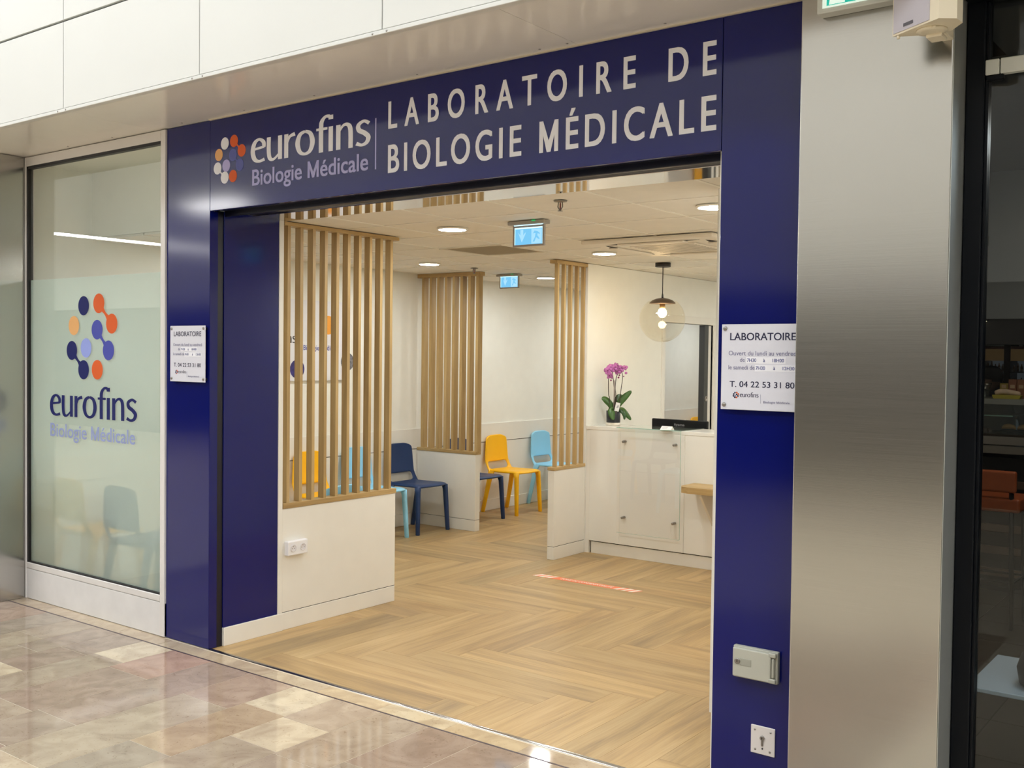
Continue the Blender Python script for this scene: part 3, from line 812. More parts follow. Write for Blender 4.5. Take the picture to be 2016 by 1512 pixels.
def chair_shapes():
    # seat: rounded front, gently dished (local +x is the front)
    g = G(); nx, ny = 9, 9; vs = []
    for i in range(nx):
        u = i / (nx - 1); x = -.195 + .43 * u
        half = .205 + .012 * u
        for j in range(ny):
            v = -1 + 2 * j / (ny - 1)
            bow = .032 * (1 - v * v) * max(0, u - .55) / .45
            vs.append((x + bow - .028 * (u > .9) * (abs(v) > .95), v * half, .455 - .014 * (1 - v * v) * math.sin(PI * min(1, u * 1.1)) + .004 * u - (.012 if u == 1 else 0) - (.010 if abs(v) > .99 else 0)))
    g.add(vs, [(i * ny + j, (i + 1) * ny + j, (i + 1) * ny + j + 1, i * ny + j + 1) for i in range(nx - 1) for j in range(ny - 1)], True)
    seat = applied(g, None, .026, 1, offs=-1 if False else 0)
    # backrest with the opening over the seat
    us = [-1, -.80, -.62, -.40, -.15, .15, .40, .62, .80, 1]
    vs_ = [(.425, .213, -.160), (.452, .213, -.180), (.468, .211, -.197), (.543, .205, -.214), (.56, .204, -.217), (.64, .198, -.221), (.72, .190, -.224), (.78, .183, -.226), (.812, .174, -.227), (.826, .155, -.227)]
    g = G(); vs = []
    for z, hw, x in vs_:
        for u in us:
            zz = z
            if z > .78: zz = z - .020 * max(0, abs(u) - .6) / .4
            if z in (.543,): zz = z - .006 * (1 - u * u)
            vs.append((x - .020 * (1 - u * u) * min(1, max(0, (z - .44)) / .2) + (.02 * abs(u) ** 3 if z < .48 else 0), u * hw, zz))
    n = len(us); fs_ = []
    for k in range(len(vs_) - 1):
        for i in range(n - 1):
            if k == 2 and 1 <= i <= n - 3: continue
            if k == 1 and 2 <= i <= n - 4: continue
            fs_.append((k * n + i, k * n + i + 1, (k + 1) * n + i + 1, (k + 1) * n + i))
    g.add(vs, fs_, True)
    back = applied(g, None, .020, 2)
    legs = []
    for s in (-1, 1):
        gg = G().loft([ell((.196, s * .192, .446), .034, .024), ell((.203, s * .197, .40), .026, .021), ell((.213, s * .206, .2), .0235, .019), ell((.222, s * .215, .004), .021, .017), ell((.222, s * .215, 0), .019, .015)])
        legs.append(gg.mesh('leg'))
        gg = G().loft([ell((-.135, s * .196, .446), .040, .022), ell((-.150, s * .198, .40), .031, .020), ell((-.192, s * .207, .2), .025, .018), ell((-.234, s * .215, .004), .022, .016), ell((-.234, s * .215, 0), .020, .014)])
        legs.append(gg.mesh('leg'))
    return seat, back, legs
SEAT, BACK, LEGS = chair_shapes()
def chair(x, y, rot, m, label, group='moulded waiting room chairs'):
    t_ = thing('waiting_chair', label, 'chair', (0, 0, 0), group)
    for nm, me in [('seat', SEAT), ('backrest', BACK)] + [('leg', l) for l in LEGS]:
        mm = me.copy(); mm.materials.clear(); mm.materials.append(m)
        o = bpy.data.objects.new(nm, mm); COL.objects.link(o); o.parent = t_
    t_.location = (x, y, 0); t_.rotation_euler = (0, 0, rot)
    return t_
CX = -1.828
cy_ = chair(CX, 2.60, 0, M_yel, 'yellow plastic chair seen behind the tall oak slats')
proto = {'y': cy_}
proto['l'] = chair(CX, 3.18, 0, M_lbl, 'light blue plastic chair between the yellow chair and the navy chair behind the slats')
proto['n'] = chair(CX, 3.76, 0, M_nav, 'navy plastic chair in full view beside the tall slatted screen')
dup(proto['n'], (CX, 4.645, 0), 'navy plastic chair half hidden behind the screen that meets the wall')
dup(proto['y'], (CX, 5.31, 0), 'yellow plastic chair in full view against the dado wall')
dup(proto['l'], (CX, 6.15, 0), 'light blue plastic chair seen past the narrow slatted screen')
dup(proto['l'], (-.36, 1.16, 0), 'light blue plastic chair with its back against the tall slatted screen', rotz=PI)
dup(proto['y'], (CX, 10.1, 0), 'yellow plastic chair seen through the doorway behind the monitor')
dup(proto['y'], (-1.76, .40, 0), 'yellow plastic chair blurred behind the frosted window', rotz=PI / 2)
dup(proto['n'], (-1.14, .40, 0), 'navy plastic chair blurred behind the frosted window', rotz=PI / 2)

# ------------------------------------------------------------------ wall poster
po = thing('wall_poster', 'white printed panel on standoffs behind the tall oak slats', 'poster', (XW, 2.5, 1.45))
part('sheet', G().box((XW + .018, 1.93, 1.452), (XW + .024, 3.075, 2.164)), mat('poster_white', '#e9e8ee', .3), po)
for yy in (3.045, 1.96):
    for zz in (1.437, 2.14):
        part('standoff', G().lathe((XW, yy, zz + .003), [(.010, 0), (.010, .030), (.008, .033), (0, .033)], 14, axis='x'), M_screw, po)
WX = lambda a, b, d: (XW + .0242 + d, a, b)
# readers face the wall, so y grows to the right for them
part('print_disc', G().poly(disc2(2.838, 1.95, .085), WX, 0, .0006), mat('poster_orange', '#f0a23c', .5), po)
part('print_disc', G().poly(disc2(2.474, 1.555, .083), WX, 0, .0006), mat('poster_violet', '#3b357c', .5, noise=.5, nscale=26), po)
part('print_disc', G().poly(disc2(3.078 - .0, 1.62, .083), WX, 0, .0006), mat('poster_grey', '#85848c', .5, noise=.7, nscale=40), po)
part('wordmark', wordmark(G(), 'eurofins', 2.05, 2.46, 1.783, .062, WX), mat('poster_ink', '#37373f', .5), po)
part('lettering', text(G(), 'Biologie Médicale', 2.545, 2.955, 1.722, .045, WX, .004), M_viol, po)

# ------------------------------------------------------------------ reception counter
YC = 3.878
rc = thing('reception_counter', 'white reception counter with glass covered front and monitor behind', 'counter', (1.3, YC, 0))
part('front_panel', G().rbox((.075, YC, .109), (.380, YC + .03, 1.068), .002, 1), M_gloss, rc)
part('front_panel', G().rbox((.3805, YC - .002, .109), (.985, YC + .03, 1.068), .002, 1), M_gloss, rc)
part('front_panel', G().rbox((.9855, YC, .109), (2.69, YC + .03, 1.068), .002, 1), M_gloss, rc)
part('filler', G().box((.0375, YC + .004, 0), (.0745, YC + .03, 1.068)), M_white, rc)
part('plinth', G().rbox((.092, YC + .012, 0), (2.69, YC + .04, .100), .002, 1), M_white, rc)
part('plinth_shadow_gap', G().box((.092, YC + .020, .0995), (2.69, YC + .03, .11)), M_gap, rc)
part('countertop', G().rbox((.037, YC - .003, 1.068), (2.69, 4.258, 1.098), .002, 1), M_gloss, rc)
part('desk_top', G().rbox((.037, 4.259, .70), (2.69, 4.95, .73), .002, 1), M_gloss, rc)
part('back_panel', G().box((.037, 4.235, .1), (2.69, 4.258, 1.068)), M_gloss, rc)
M_gsheet = glass('acrylic_sheet', (1, 1, 1, 1), ior=1.4)
gs = part('glass_front', G().rbox((.378, YC - .044, .218), (.968, YC - .038, 1.105), .001, 1), M_gsheet, rc, 'clear protective sheet on steel standoffs')
part('glass_top', G().rbox((.366, YC - .044, 1.0985), (.968, 4.256, 1.1045), .001, 1), glass('green_edged_glass', (.90, .95, .93, 1), ior=1.6), rc, 'clear glass top plate')
part('glass_edge', G().box((.366, YC - .0455, 1.099), (.968, YC - .0442, 1.1042)), mat('green_glass_edge', '#9fc2b5', .2), rc)
part('glass_edge', G().box((.9682, YC - .044, .218), (.9695, YC - .038, 1.1045)), MATS['green_glass_edge'], rc)
part('glass_edge', G().box((.378, YC - .044, .2165), (.968, YC - .038, .2178)), MATS['green_glass_edge'], rc)
for xx in (.432, .908):
    for zz in (.345, .985):
        part('standoff', G().lathe((xx, YC - .002, zz), [(.0105, 0), (.0105, .048), (.008, .050), (0, .050)], 16, axis='y'), M_screw, rc)
sh = G()
pts = [(1.075, YC - .001), (2.69, YC - .001), (2.69, YC - .30), (1.17, YC - .30), (1.105, YC - .28), (1.075, YC - .22)]
sh.poly(pts, lambda a, b, d: (a, b, d), .640, .688)
part('shelf', sh, M_oakx, rc, 'light oak ledge for the seated visitor')
for xx in (1.25, 2.4):
    part('shelf_bracket', G().poly([(YC - .001, .64), (YC - .26, .64), (YC - .26, .62), (YC - .03, .36), (YC - .001, .36)], lambda a, b, d, xx=xx: (xx + d, a, b), 0, .02), M_white, rc)

mo = thing('monitor', 'black computer monitor seen from behind over the reception counter', 'monitor', (.65, 4.43, .73))
rotm = Matrix.Translation((.655, 4.42, .948)) @ Matrix.Rotation(R_a := math.radians(-6), 4, 'Z') @ Matrix.Rotation(math.radians(0), 4, 'X')
part('housing', G().rbox((-.285, -.022, -.165), (.285, .012, .207), .008, 2, rotm), M_black, mo)
part('screen', G().rbox((-.275, .0125, -.155), (.275, .0145, .197), .001, 1, rotm), mat('dark_screen', '#0a0c10', .15), mo)
def mfn(a, b, d): return tuple(rotm @ Vector((a, -.0225 - d, b)))
part('lettering', text(G(), 'iiyama', -.045, .060, .155, .020, mfn, .02), mat('grey_ink', '#9a9aa0', .5), mo)
part('stand', G().rbox((-.03, -.05, -.20), (.03, -.022, .05), .004, 1, rotm).rbox((-.12, -.10, -.215), (.12, .08, -.20), .004, 1, rotm), M_black, mo)
cd = thing('card_holder', 'small white card lying on the glass counter top', 'card', (.825, 3.86, 1.1045))
part('card', G().add([(.775, 3.842, 1.1048), (.873, 3.842, 1.1048), (.873, 3.875, 1.133), (.775, 3.875, 1.133), (.775, 3.905, 1.1048), (.873, 3.905, 1.1048)],
     [(0, 1, 2, 3), (3, 2, 5, 4), (0, 4, 5, 1), (0, 3, 4), (1, 5, 2)]), mat('white_paper', '#f2f0ec', .5), cd)
pg = G()
for k in range(3):
    f0 = .3 + .18 * k
    pg.add([(.783, 3.842 + .033 * f0 - .0005, 1.1052 + .0282 * f0), (.835, 3.842 + .033 * f0 - .0005, 1.1052 + .0282 * f0), (.835, 3.842 + .033 * (f0 + .05) - .0005, 1.1052 + .0282 * (f0 + .05)), (.783, 3.842 + .033 * (f0 + .05) - .0005, 1.1052 + .0282 * (f0 + .05))], [(0, 1, 2, 3)])
part('print_line', pg, M_inkg, cd)

# ------------------------------------------------------------------ potted orchid
OX, OY = .172, 4.10
oc = thing('potted_orchid', 'pink orchid in a black pot on the reception counter', 'plant', (OX, OY, 1.098))
part('saucer', G().lathe((OX, OY, 1.0985), [(.060, 0), (.064, .004), (.064, .024), (.058, .024), (.055, .008), (0, .008)], 32), mat('cream_ceramic', '#efe8dc', .35), oc)
part('pot', G().lathe((OX, OY, 1.107), [(.054, 0), (.060, .004), (.0625, .118), (.058, .118), (.055, .108), (0, .105)], 32), mat('black_ceramic', '#23262d', .35), oc)
part('soil', G().lathe((OX, OY, 1.208), [(.054, 0), (.03, .010), (0, .014)], 20), mat('bark_soil', '#3a2a1c', .9, noise=.5, nscale=60), oc)
M_leaf = mat('orchid_leaf', '#3f6428', .35, noise=.3, nscale=12)
M_leaf2 = mat('orchid_leaf_dark', '#2d4d26', .35, noise=.3, nscale=12)
def leaf_(pts, w, m):
    sp_ = spline([Vector(p) for p in pts], 5); n = len(sp_); vs = []; fs_ = []
    for i, p in enumerate(sp_):
        p = Vector(p); tt = i / (n - 1)
        d = (Vector(sp_[min(i + 1, n - 1)]) - Vector(sp_[max(i - 1, 0)])).normalized()
        side = d.cross(Vector((0, 0, 1)));
        if side.length < .2: side = Vector((1, 0, 0))
        side.normalize(); vw = d.cross(F_)
        if vw.length > .2:
            vw.normalize(); side = (vw * .8 + side * .25 * (1 if vw.dot(side) > 0 else -1)).normalized()
        side = side if vw.length > .2 else (side * .75 + Vector((-R_.x, -R_.y, 0)) * .25 * (1 if side.dot(Vector((-R_.x, -R_.y, 0))) > 0 else -1)).normalized()
        nn = side.cross(d).normalized()
        hw = w * (math.sin(PI * min(1, tt * .86 + .10)) ** .7) if tt < 1 else .001
        for k, s_ in enumerate((-1, -.5, 0, .5, 1)): vs.append(p + side * hw * s_ + nn * (abs(s_) * .25 * hw))
    for i in range(n - 1):
        for k in range(4): fs_.append((i * 5 + k, i * 5 + k + 1, (i + 1) * 5 + k + 1, (i + 1) * 5 + k))
    me = applied(G().add(vs, fs_, True), None, .0025, 0)
    me.materials.append(m)
    o = bpy.data.objects.new('leaf', me); COL.objects.link(o); o.parent = oc; o.matrix_parent_inverse = Matrix.Translation(-WL[oc.name])
def rel(r_, z, b=0.): return (OX + R_.x * r_ + .6 * b, OY + R_.y * r_ - .8 * b, z)
leaf_([rel(0, 1.225), rel(-.03, 1.285), rel(-.075, 1.325), rel(-.105, 1.328)], .030, M_leaf)
leaf_([rel(.01, 1.225), rel(.055, 1.30), rel(.105, 1.355), rel(.155, 1.40)], .030, M_leaf)
leaf_([rel(.01, 1.23), rel(.03, 1.29, -.02), rel(.055, 1.345, -.05), rel(.06, 1.37, -.06)], .034, M_leaf2)
leaf_([rel(-.01, 1.225, .04), rel(-.025, 1.235, .07), rel(-.02, 1.19, .09), rel(-.005, 1.15, .095)], .030, M_leaf)
leaf_([rel(.03, 1.225), rel(.075, 1.235), rel(.12, 1.19), rel(.155, 1.145)], .024, M_leaf)
leaf_([rel(.035, 1.228, .03), rel(.065, 1.225, .05), rel(.088, 1.19, .06), rel(.09, 1.15, .06)], .016, M_leaf2)
M_stem = mat('orchid_stem', '#3d2a26', .5)
stems = [[rel(-.04, 1.22), rel(-.035, 1.33), rel(-.045, 1.37), rel(-.047, 1.50), rel(-.03, 1.57)],
         [rel(0, 1.22), rel(.012, 1.33), rel(.0, 1.45), rel(-.01, 1.53), rel(-.02, 1.58)],
         [rel(.005, 1.22), rel(.022, 1.33), rel(.012, 1.42), rel(.02, 1.51), rel(.045, 1.585), rel(.03, 1.64)],
         [rel(.05, 1.22), rel(.058, 1.36), rel(.072, 1.48), rel(.072, 1.545), rel(.06, 1.58)]]
for s_ in stems: part('stem', G().tube(spline(s_, 5), .0032, 6), M_stem, oc)
part('support_stick', G().tube([rel(.002, 1.2), rel(.004, 1.49)], .0045, 8), mat('clear_stick', '#a59a93', .4), oc)
M_pet = mat('orchid_petal', '#c875bb', .5, noise=.25, nscale=40)
M_lip = mat('orchid_lip', '#8d2a6a', .5)
def flower(c, r, spin, face=(.2, -1, .05)):
    c = Vector(c); f = Vector(face).normalized(); a = f.cross(Vector((0, 0, 1))).normalized(); b = a.cross(f).normalized()
    g = G()
    for k in range(5):
        th = spin + 2 * PI * k / 5; wide = .62 if k in (1, 4) else .40
        dv = a * math.cos(th) + b * math.sin(th); sv = a * -math.sin(th) + b * math.cos(th)
        ring = []
        for i in range(12):
            t_ = 2 * PI * i / 12
            ring.append(c + dv * r * (.52 + .5 * math.cos(t_)) + sv * r * wide * math.sin(t_) + f * (.012 * math.cos(t_) * (1 if k % 2 else -.6) + .003))
        g.add([c + dv * r * .5 + f * .006] + ring, [(0, 1 + i, 1 + (i + 1) % 12) for i in range(12)], True)
    me = applied(g, None, .0015, 0); me.materials.append(M_pet)
    o = bpy.data.objects.new('flower', me); COL.objects.link(o); o.parent = oc; o.matrix_parent_inverse = Matrix.Translation(-WL[oc.name])
    WL[o.name] = Vector((0, 0, 0))
    part('lip', G().lathe(tuple(c + f * .008), [(.001, -.006), (.006, 0), (.004, .006), (0, .008)], 8), M_lip, o)
for i, (r_, z, b) in enumerate(((-.055, 1.575, .02), (-.03, 1.60, .0), (.0, 1.595, .02), (.02, 1.61, -.01), (.055, 1.59, .02), (-.035, 1.535, .03), (.035, 1.575, .0))):
    flower(rel(r_, z, b), .036, PI / 2 + random.uniform(-.5, .5), (random.uniform(-.2, .7), -1, random.uniform(-.3, .3)))
flower(rel(.092, 1.60), .026, PI / 2, (1, -.5, .3))
def bud(r_, z, s, m=None): part('bud', G().lathe(rel(r_, z), [(.001, -s), (s * .8, -s * .5), (s, 0), (s * .75, s * .6), (.001, s)], 10), m or M_lip, oc)
bud(.105, 1.555, .013, M_pet)
for r_, z, s in ((.04, 1.515, .009), (.047, 1.535, .008), (-.025, 1.49, .008), (.085, 1.525, .006), (-.03, 1.52, .007)): bud(r_, z, s)
tgM = Matrix.Translation(rel(.028, 1.26, .055)) @ Matrix.Rotation(math.radians(32), 4, 'Z') @ Matrix.Rotation(math.radians(12), 4, 'Y')
tg = part('tag', G().rbox((-.019, -.001, -.038), (.019, .001, .038), .0005, 1, tgM), mat('tag_white', '#eceae8', .4), oc, 'white plant tag')
part('tag_print', G().add([tgM @ Vector(p) for p in ((-.008, -.0016, -.008), (.010, -.0016, -.008), (.012, -.0016, .018), (-.002, -.0016, .014))], [(0, 1, 2, 3)]), mat('tag_grey', '#a9a7aa', .5), tg)

# ------------------------------------------------------------------ ceiling fittings
def downlight(x, y, label):
    t_ = thing('ceiling_downlight', label, 'light', (x, y, ZC), 'round ceiling downlights')
    part('rim', G().lathe((x, y, ZC), [(.098, .001), (.098, -.006), (.086, -.010), (.086, .001)], 40), mat('downlight_rim', '#f3efe6', .4), t_)
    part('diffuser', G().lathe((x, y, ZC - .0085), [(.086, 0), (.06, -.001), (0, -.001)], 40), M_led, t_)
for x, y, l in ((.63, 1.365, 'round ceiling downlight beside the nearer hanging exit sign'), (-1.185, 3.195, 'round ceiling downlight over the navy chair, before the screen that meets the wall'), (.635, 3.17, 'round ceiling downlight in front of the globe pendant'),
        (2.445, 1.35, 'round ceiling downlight partly cut by the blue entrance panel'), (-1.20, 5.0, 'round ceiling downlight beside the farther hanging exit sign'),
        (2.2, 3.2, 'unseen round downlight added over the end of the reception counter'), (2.0, 5.4, 'unseen round downlight added over the staff side of the counter'), (-1.18, 1.36, 'unseen round downlight added behind the tall slatted screen, hidden by the blue entrance side'), (1.5, 6.3, 'unseen round downlight added behind the globe pendant, over the staff room side'), (-1.2, 6.8, 'unseen round downlight added beyond the narrow slatted screen'), (-1.2, 8.2, 'unseen round downlight added far along the chair row'), (-1.2, 9.8, 'unseen round downlight added at the far end of the chair row')):  # this line's downlights are unseen, added to brighten the room
    downlight(x, y, l)

M_cyan = emission('exit_face', '#7cc8f2', 1.05)
M_cyan2 = emission('exit_face_light', '#a8dcf8', 1.1)
M_cyan3 = emission('exit_edge', '#c8f4ff', 1.6)
def exit_in(cx, y, w, h, zb, label):
    t_ = thing('hanging_exit_sign', label, 'sign', (cx, y, ZC), 'hanging exit signs')
    zt_ = zb + h
    part('mount', G().rbox((cx - w * .66, y - .035, ZC - .022), (cx + w * .62, y + .035, ZC - .0005), .003, 1), mat('exit_mount', '#a9a49c', .5), t_)
    part('lamp_strip', G().box((cx - w * .5, y - .012, ZC - .026), (cx + w * .5, y + .012, ZC - .0221)), M_cyan3, t_)
    part('indicator', G().lathe((cx + w * .28, y - .036, ZC - .004), [(.012, -.003), (.012, .002)], 12), emission('green_dot', '#35c56a', .9) if 'green_dot' not in MATS else MATS['green_dot'], t_)
    fr = G(); d = .010
    for a, b in (((cx - w / 2 - d, zb - d), (cx - w / 2, zt_)), ((cx + w / 2, zb - d), (cx + w / 2 + d, zt_)), ((cx - w / 2, zb - d), (cx + w / 2, zb)), ((cx - w / 2 - d, zt_), (cx + w / 2 + d, ZC - .024))):
        fr.box((a[0], y - .008, a[1]), (b[0], y + .008, b[1]))
    part('frame', fr, mat('exit_frame', '#9d958f', .5), t_)
    f_ = part('face', G().box((cx - w / 2, y - .004, zb), (cx + w / 2, y + .004, zt_)), M_cyan, t_)
    Fy = FRONT(y - .0042)
    part('panel', G().box((cx + w * .10, y - .0048, zb + .004), (cx + w * .46, y - .0042, zt_ - .012)), M_cyan2, f_)
    ax = cx - w * .24
    part('arrow', G().poly([(ax, zb + h * .14), (ax + w * .13, zb + h * .62), (ax + w * .13, zb + h * .42 + h * .3), (ax + w * .05, zb + h * .55), (ax + w * .05, zb + h * .88), (ax - w * .05, zb + h * .88), (ax - w * .05, zb + h * .55), (ax - w * .13, zb + h * .72)], Fy, .0001, .0007), M_cyan2, f_)
    bx = cx + w * .27
    part('figure', G().poly([(bx - w * .12, zb + h * .15), (bx - w * .06, zb + h * .15), (bx + .0, zb + h * .4), (bx + w * .08, zb + h * .28), (bx + w * .13, zb + h * .3), (bx + w * .04, zb + h * .5), (bx + w * .05, zb + h * .62), (bx + w * .12, zb + h * .56), (bx + w * .13, zb + h * .62), (bx + w * .04, zb + h * .74), (bx - w * .06, zb + h * .78), (bx - w * .11, zb + h * .62), (bx - w * .02, zb + h * .64), (bx - w * .04, zb + h * .42)], FRONT(y - .0048), .0001, .0007), M_cyan, f_)
    part('edge_glow', G().box((cx - w / 2, y - .0046, zt_ - .008), (cx + w / 2, y - .0041, zt_)).box((cx - w / 2, y - .0046, zb), (cx - w / 2 + .004, y - .0041, zt_)).box((cx + w / 2 - .004, y - .0046, zb), (cx + w / 2, y - .0041, zt_)), M_cyan3, f_)
exit_in(1.262, 1.32, .206, .102, 2.355, 'lit pale blue exit sign hanging just inside the entrance')
exit_in(-1.278, 4.49, .212, .112, 2.366, 'small lit pale blue exit sign farther in, between two slatted screens')

def sprinkler(x, y, label):
    t_ = thing('sprinkler', label, 'sprinkler', (x, y, ZC), 'ceiling sprinklers')
    part('rose', G().lathe((x, y, ZC), [(.036, 0), (.034, -.004), (.014, -.007), (0, -.007)], 24), M_screw, t_)
    part('yoke', G().tube([(x - .012, y, ZC - .006), (x - .015, y, ZC - .03), (x, y, ZC - .05)], .003, 6).tube([(x + .012, y, ZC - .006), (x + .015, y, ZC - .03), (x, y, ZC - .05)], .003, 6), M_screw, t_)
    part('bulb', G().lathe((x, y, ZC - .045), [(.002, 0), (.004, .01), (.004, .03), (.002, .038)], 8), mat('sprinkler_bulb', '#8a3a30', .3), t_)
    part('deflector', G().lathe((x, y, ZC - .052), [(.014, 0), (.014, .002), (0, .002)], 16), M_screw, t_)
sprinkler(1.863, .765, 'metal ceiling sprinkler just inside the entrance header')
sprinkler(-1.142, 3.77, 'small metal ceiling sprinkler above the screen that meets the wall')

av = thing('ceiling_vent', 'square grey return air grille set in the tiled ceiling', 'vent', (.03, 2.55, ZC))
part('frame', G().box((-.262, 2.262, ZC - .006), (.330, 2.278, ZC + .01)).box((-.262, 2.834, ZC - .006), (.330, 2.85, ZC + .01)).box((-.262, 2.278, ZC - .006), (-.246, 2.834, ZC + .01)).box((.314, 2.278, ZC - .006), (.330, 2.834, ZC + .01)), mat('vent_frame', '#e3dccd', .5), av)
M_vs = mat('vent_grey', '#d3c8b4', .6)
for k in range(24):
    yy = 2.281 + k * .0232
    part('slat', G().add([(-.246, yy, ZC - .001), (.314, yy, ZC - .001), (.314, yy + .017, ZC + .010), (-.246, yy + .017, ZC + .010), (-.246, yy + .001, ZC - .002), (.314, yy + .001, ZC - .002), (.314, yy + .018, ZC + .009), (-.246, yy + .018, ZC + .009)],
        [(0, 1, 2, 3), (4, 5, 6, 7), (0, 1, 5, 4), (2, 3, 7, 6)]), M_vs, av)
part('backing', G().box((-.25, 2.27, ZC + .012), (.32, 2.84, ZC + .022)), mat('vent_backing', '#bdb29f', .8), av)

ac = thing('air_conditioner', 'ceiling cassette air conditioner with curved flap openings', 'air conditioner', (1.45, 2.84, ZC))
bx0, bx1, by0, by1 = .955, 1.945, 2.345, 3.325
part('panel', G().rbox((bx0, by0, ZC - .030), (bx1, by1, ZC - .001), .012, 3), mat('cassette_white', '#e8e0d2', .45), ac)
part('intake', G().rbox((1.20, 2.59, ZC - .038), (1.70, 3.08, ZC - .0295), .006, 2), MATS['cassette_white'], ac)
igr = G()
for k in range(10): igr.box((1.225, 2.62 + k * .045, ZC - .0392), (1.675, 2.626 + k * .045, ZC - .0378))
part('intake_lines', igr, mat('cassette_shadow', '#8d8476', .6), ac)
def flap(a, b, hor):
    g = G(); n = 13
    L0 = []; L1 = []
    for i in range(n):
        t_ = i / (n - 1); w = .030 * math.sin(PI * min(1, max(0, t_))) ** .5 + .004
        if hor: L0.append((a[0] + (b[0] - a[0]) * t_, a[1] - w, ZC - .0306)); L1.append((a[0] + (b[0] - a[0]) * t_, a[1] + w, ZC - .0306))
        else: L0.append((a[0] - w, a[1] + (b[1] - a[1]) * t_, ZC - .0306)); L1.append((a[0] + w, a[1] + (b[1] - a[1]) * t_, ZC - .0306))
    g.add(L0 + L1, [(i, i + 1, n + i + 1, n + i) for i in range(n - 1)])
    part('air_slot', g, M_gap, ac)
    f = G()
    if hor: f.rbox((a[0] + .10, a[1] - .037, ZC - .044), (b[0] - .10, a[1] + .037, ZC - .031), .005, 2)
    else: f.rbox((a[0] - .037, a[1] + .10, ZC - .044), (a[0] + .037, b[1] - .10, ZC - .031), .005, 2)
    part('flap', f, MATS['cassette_white'], ac)
flap((1.10, 2.46), (1.80, 2.46), True); flap((1.10, 3.21), (1.80, 3.21), True); flap((1.07, 2.49), (1.07, 3.18), False); flap((1.83, 2.49), (1.83, 3.18), False)

# globe pendant
PX, PY = .612, 4.147
pd = thing('pendant_lamp', 'clear glass globe pendant lamp hanging over the reception counter', 'lamp', (PX, PY, ZC))
part('canopy', G().lathe((PX, PY, ZC - .034), [(.062, 0), (.066, .003), (.066, .0335), (0, .0335)], 32), mat('black_metal', '#26221f', .4), pd)
part('cord', G().tube([(PX, PY, 2.19), (PX, PY, 2.46)], .004, 8).lathe((PX, PY, 2.19), [(.010, 0), (.007, .035), (.004, .05)], 12), MATS['black_metal'], pd)
part('cap', G().lathe((PX, PY, 2.150), [(.110, 0), (.107, .012), (.085, .030), (.05, .043), (.012, .050), (0, .050)], 40), mat('bronze_cap', '#5b4a3d', .35, metal=.5), pd)
part('lamp_holder', G().lathe((PX, PY, 2.105), [(.022, 0), (.024, .045)], 20), mat('brass_holder', '#a8906a', .35, metal=.6), pd)
r_g = .194; zc_g = 2.018
prof = [(max(.0005, r_g * math.sin(a)), -r_g * math.cos(a)) for a in [PI * i / 24 for i in range(0, 20)]]
part('glass_globe', G().lathe((PX, PY, zc_g), prof, 48, caps=False), glass('globe_glass', (.955, .93, .87, 1), ior=1.4), pd)
bl = part('bulb', G().lathe((PX, PY, 2.075), [(.002, -.042), (.02, -.038), (.036, -.016), (.038, 0), (.032, .02), (.018, .036), (.016, .045)], 24), emission('warm_bulb', (1, .70, .36, 1), 75.0), pd)

# floor sticker
st = thing('floor_sticker', 'orange striped floor sticker before the reception counter', 'sticker', (.71, 2.857, 0))
x0, x1, y0, y1 = .24, 1.175, 2.815, 2.895
UP = lambda a, b, d: (a, b, d)
part('film', G().poly([(x0 - .0, y0), (x1 - .03, y0), (x1, y1), (x0 + .03, y1)], UP, .0003, .0008), mat('orange_floor_film', '#ef7a4e', .4), st)
sg = G()
for bx in (x0 + .005, x1 - .205):
    for k in range(3):
        sg.poly([(bx + k * .062, y0), (bx + .034 + k * .062, y0), (bx + .074 + k * .062, y1), (bx + .040 + k * .062, y1)], UP, .0008, .0012)
part('stripe', sg, mat('white_floor_film', '#f3e7da', .5), st)
part('lettering', text(G(), 'ZONE DE CONFIDENTIALITÉ', .485, .945, 2.838, .034, lambda a, b, d: (a, b, .0009 + d), .004, fat=.04), MATS['white_floor_film'], st)

# ------------------------------------------------------------------ neighbouring shop behind dark glass
sf2 = struct('floor', G().box((3.2, .10, -.05), (9, .9, -.003)).box((2.78, .9, -.05), (9, 7.6, -.003)), mat('dark_joint_floor', '#3b3733', .6))
M_dt = mat('dark_floor_tile', '#453f39', .35, noise=.12, nscale=5, objcol=True)
for i in range(4):
    for j in range(12):
        if i == 0 and j < 2: continue
        tile(max(2.79 + .5 * i, 3.21 if j < 2 else 0), 2.79 + .5 * (i + 1), .1 + .5 * j, .1 + .5 * (j + 1), random.choice(['#453f39', '#403a35', '#4a443d']), .003, sf2, M_dt)
struct('ceiling', G().box((2.78, .1, 3.05), (9, 7.6, 3.15)), mat('shop_ceiling', '#3a3d40', .8))
struct('wall_back', G().box((2.78, 7.5, 0), (9, 7.6, 3.1)), mat('shop_wall_dark', '#1c1b1d', .7))
struct('wall_right', G().box((8.9, .1, 0), (9, 7.6, 3.1)), MATS['shop_wall_dark'])
w2 = struct('window_2')
for a, b in (((3.994, .03, 0), (4.052, .11, 3.0)), ((3.994, -.01, 2.885), (9, .11, 3.0)), ((6.4, .03, 0), (6.45, .11, 2.885)), ((4.052, .03, 0), (6.4, .10, .06))):
    part('frame', G().rbox(a, b, .004, 1), M_blackframe, w2)
part('frame_bead', G().rbox((4.05, .045, .06), (4.062, .095, 2.885), .003, 1), M_blackframe, w2)
part('pane', G().box((4.062, .066, .06), (6.4, .074, 2.885)), M_dglass, w2)
part('pane', G().box((6.45, .066, .06), (8.9, .074, 2.885)), M_dglass, w2)
tr3 = struct('trim_3')
part('rail', G().rbox((4.053, .030, 2.640), (4.096, .060, 2.690), .003, 1), mat('pale_rail', '#c9cbc5', .4), tr3)
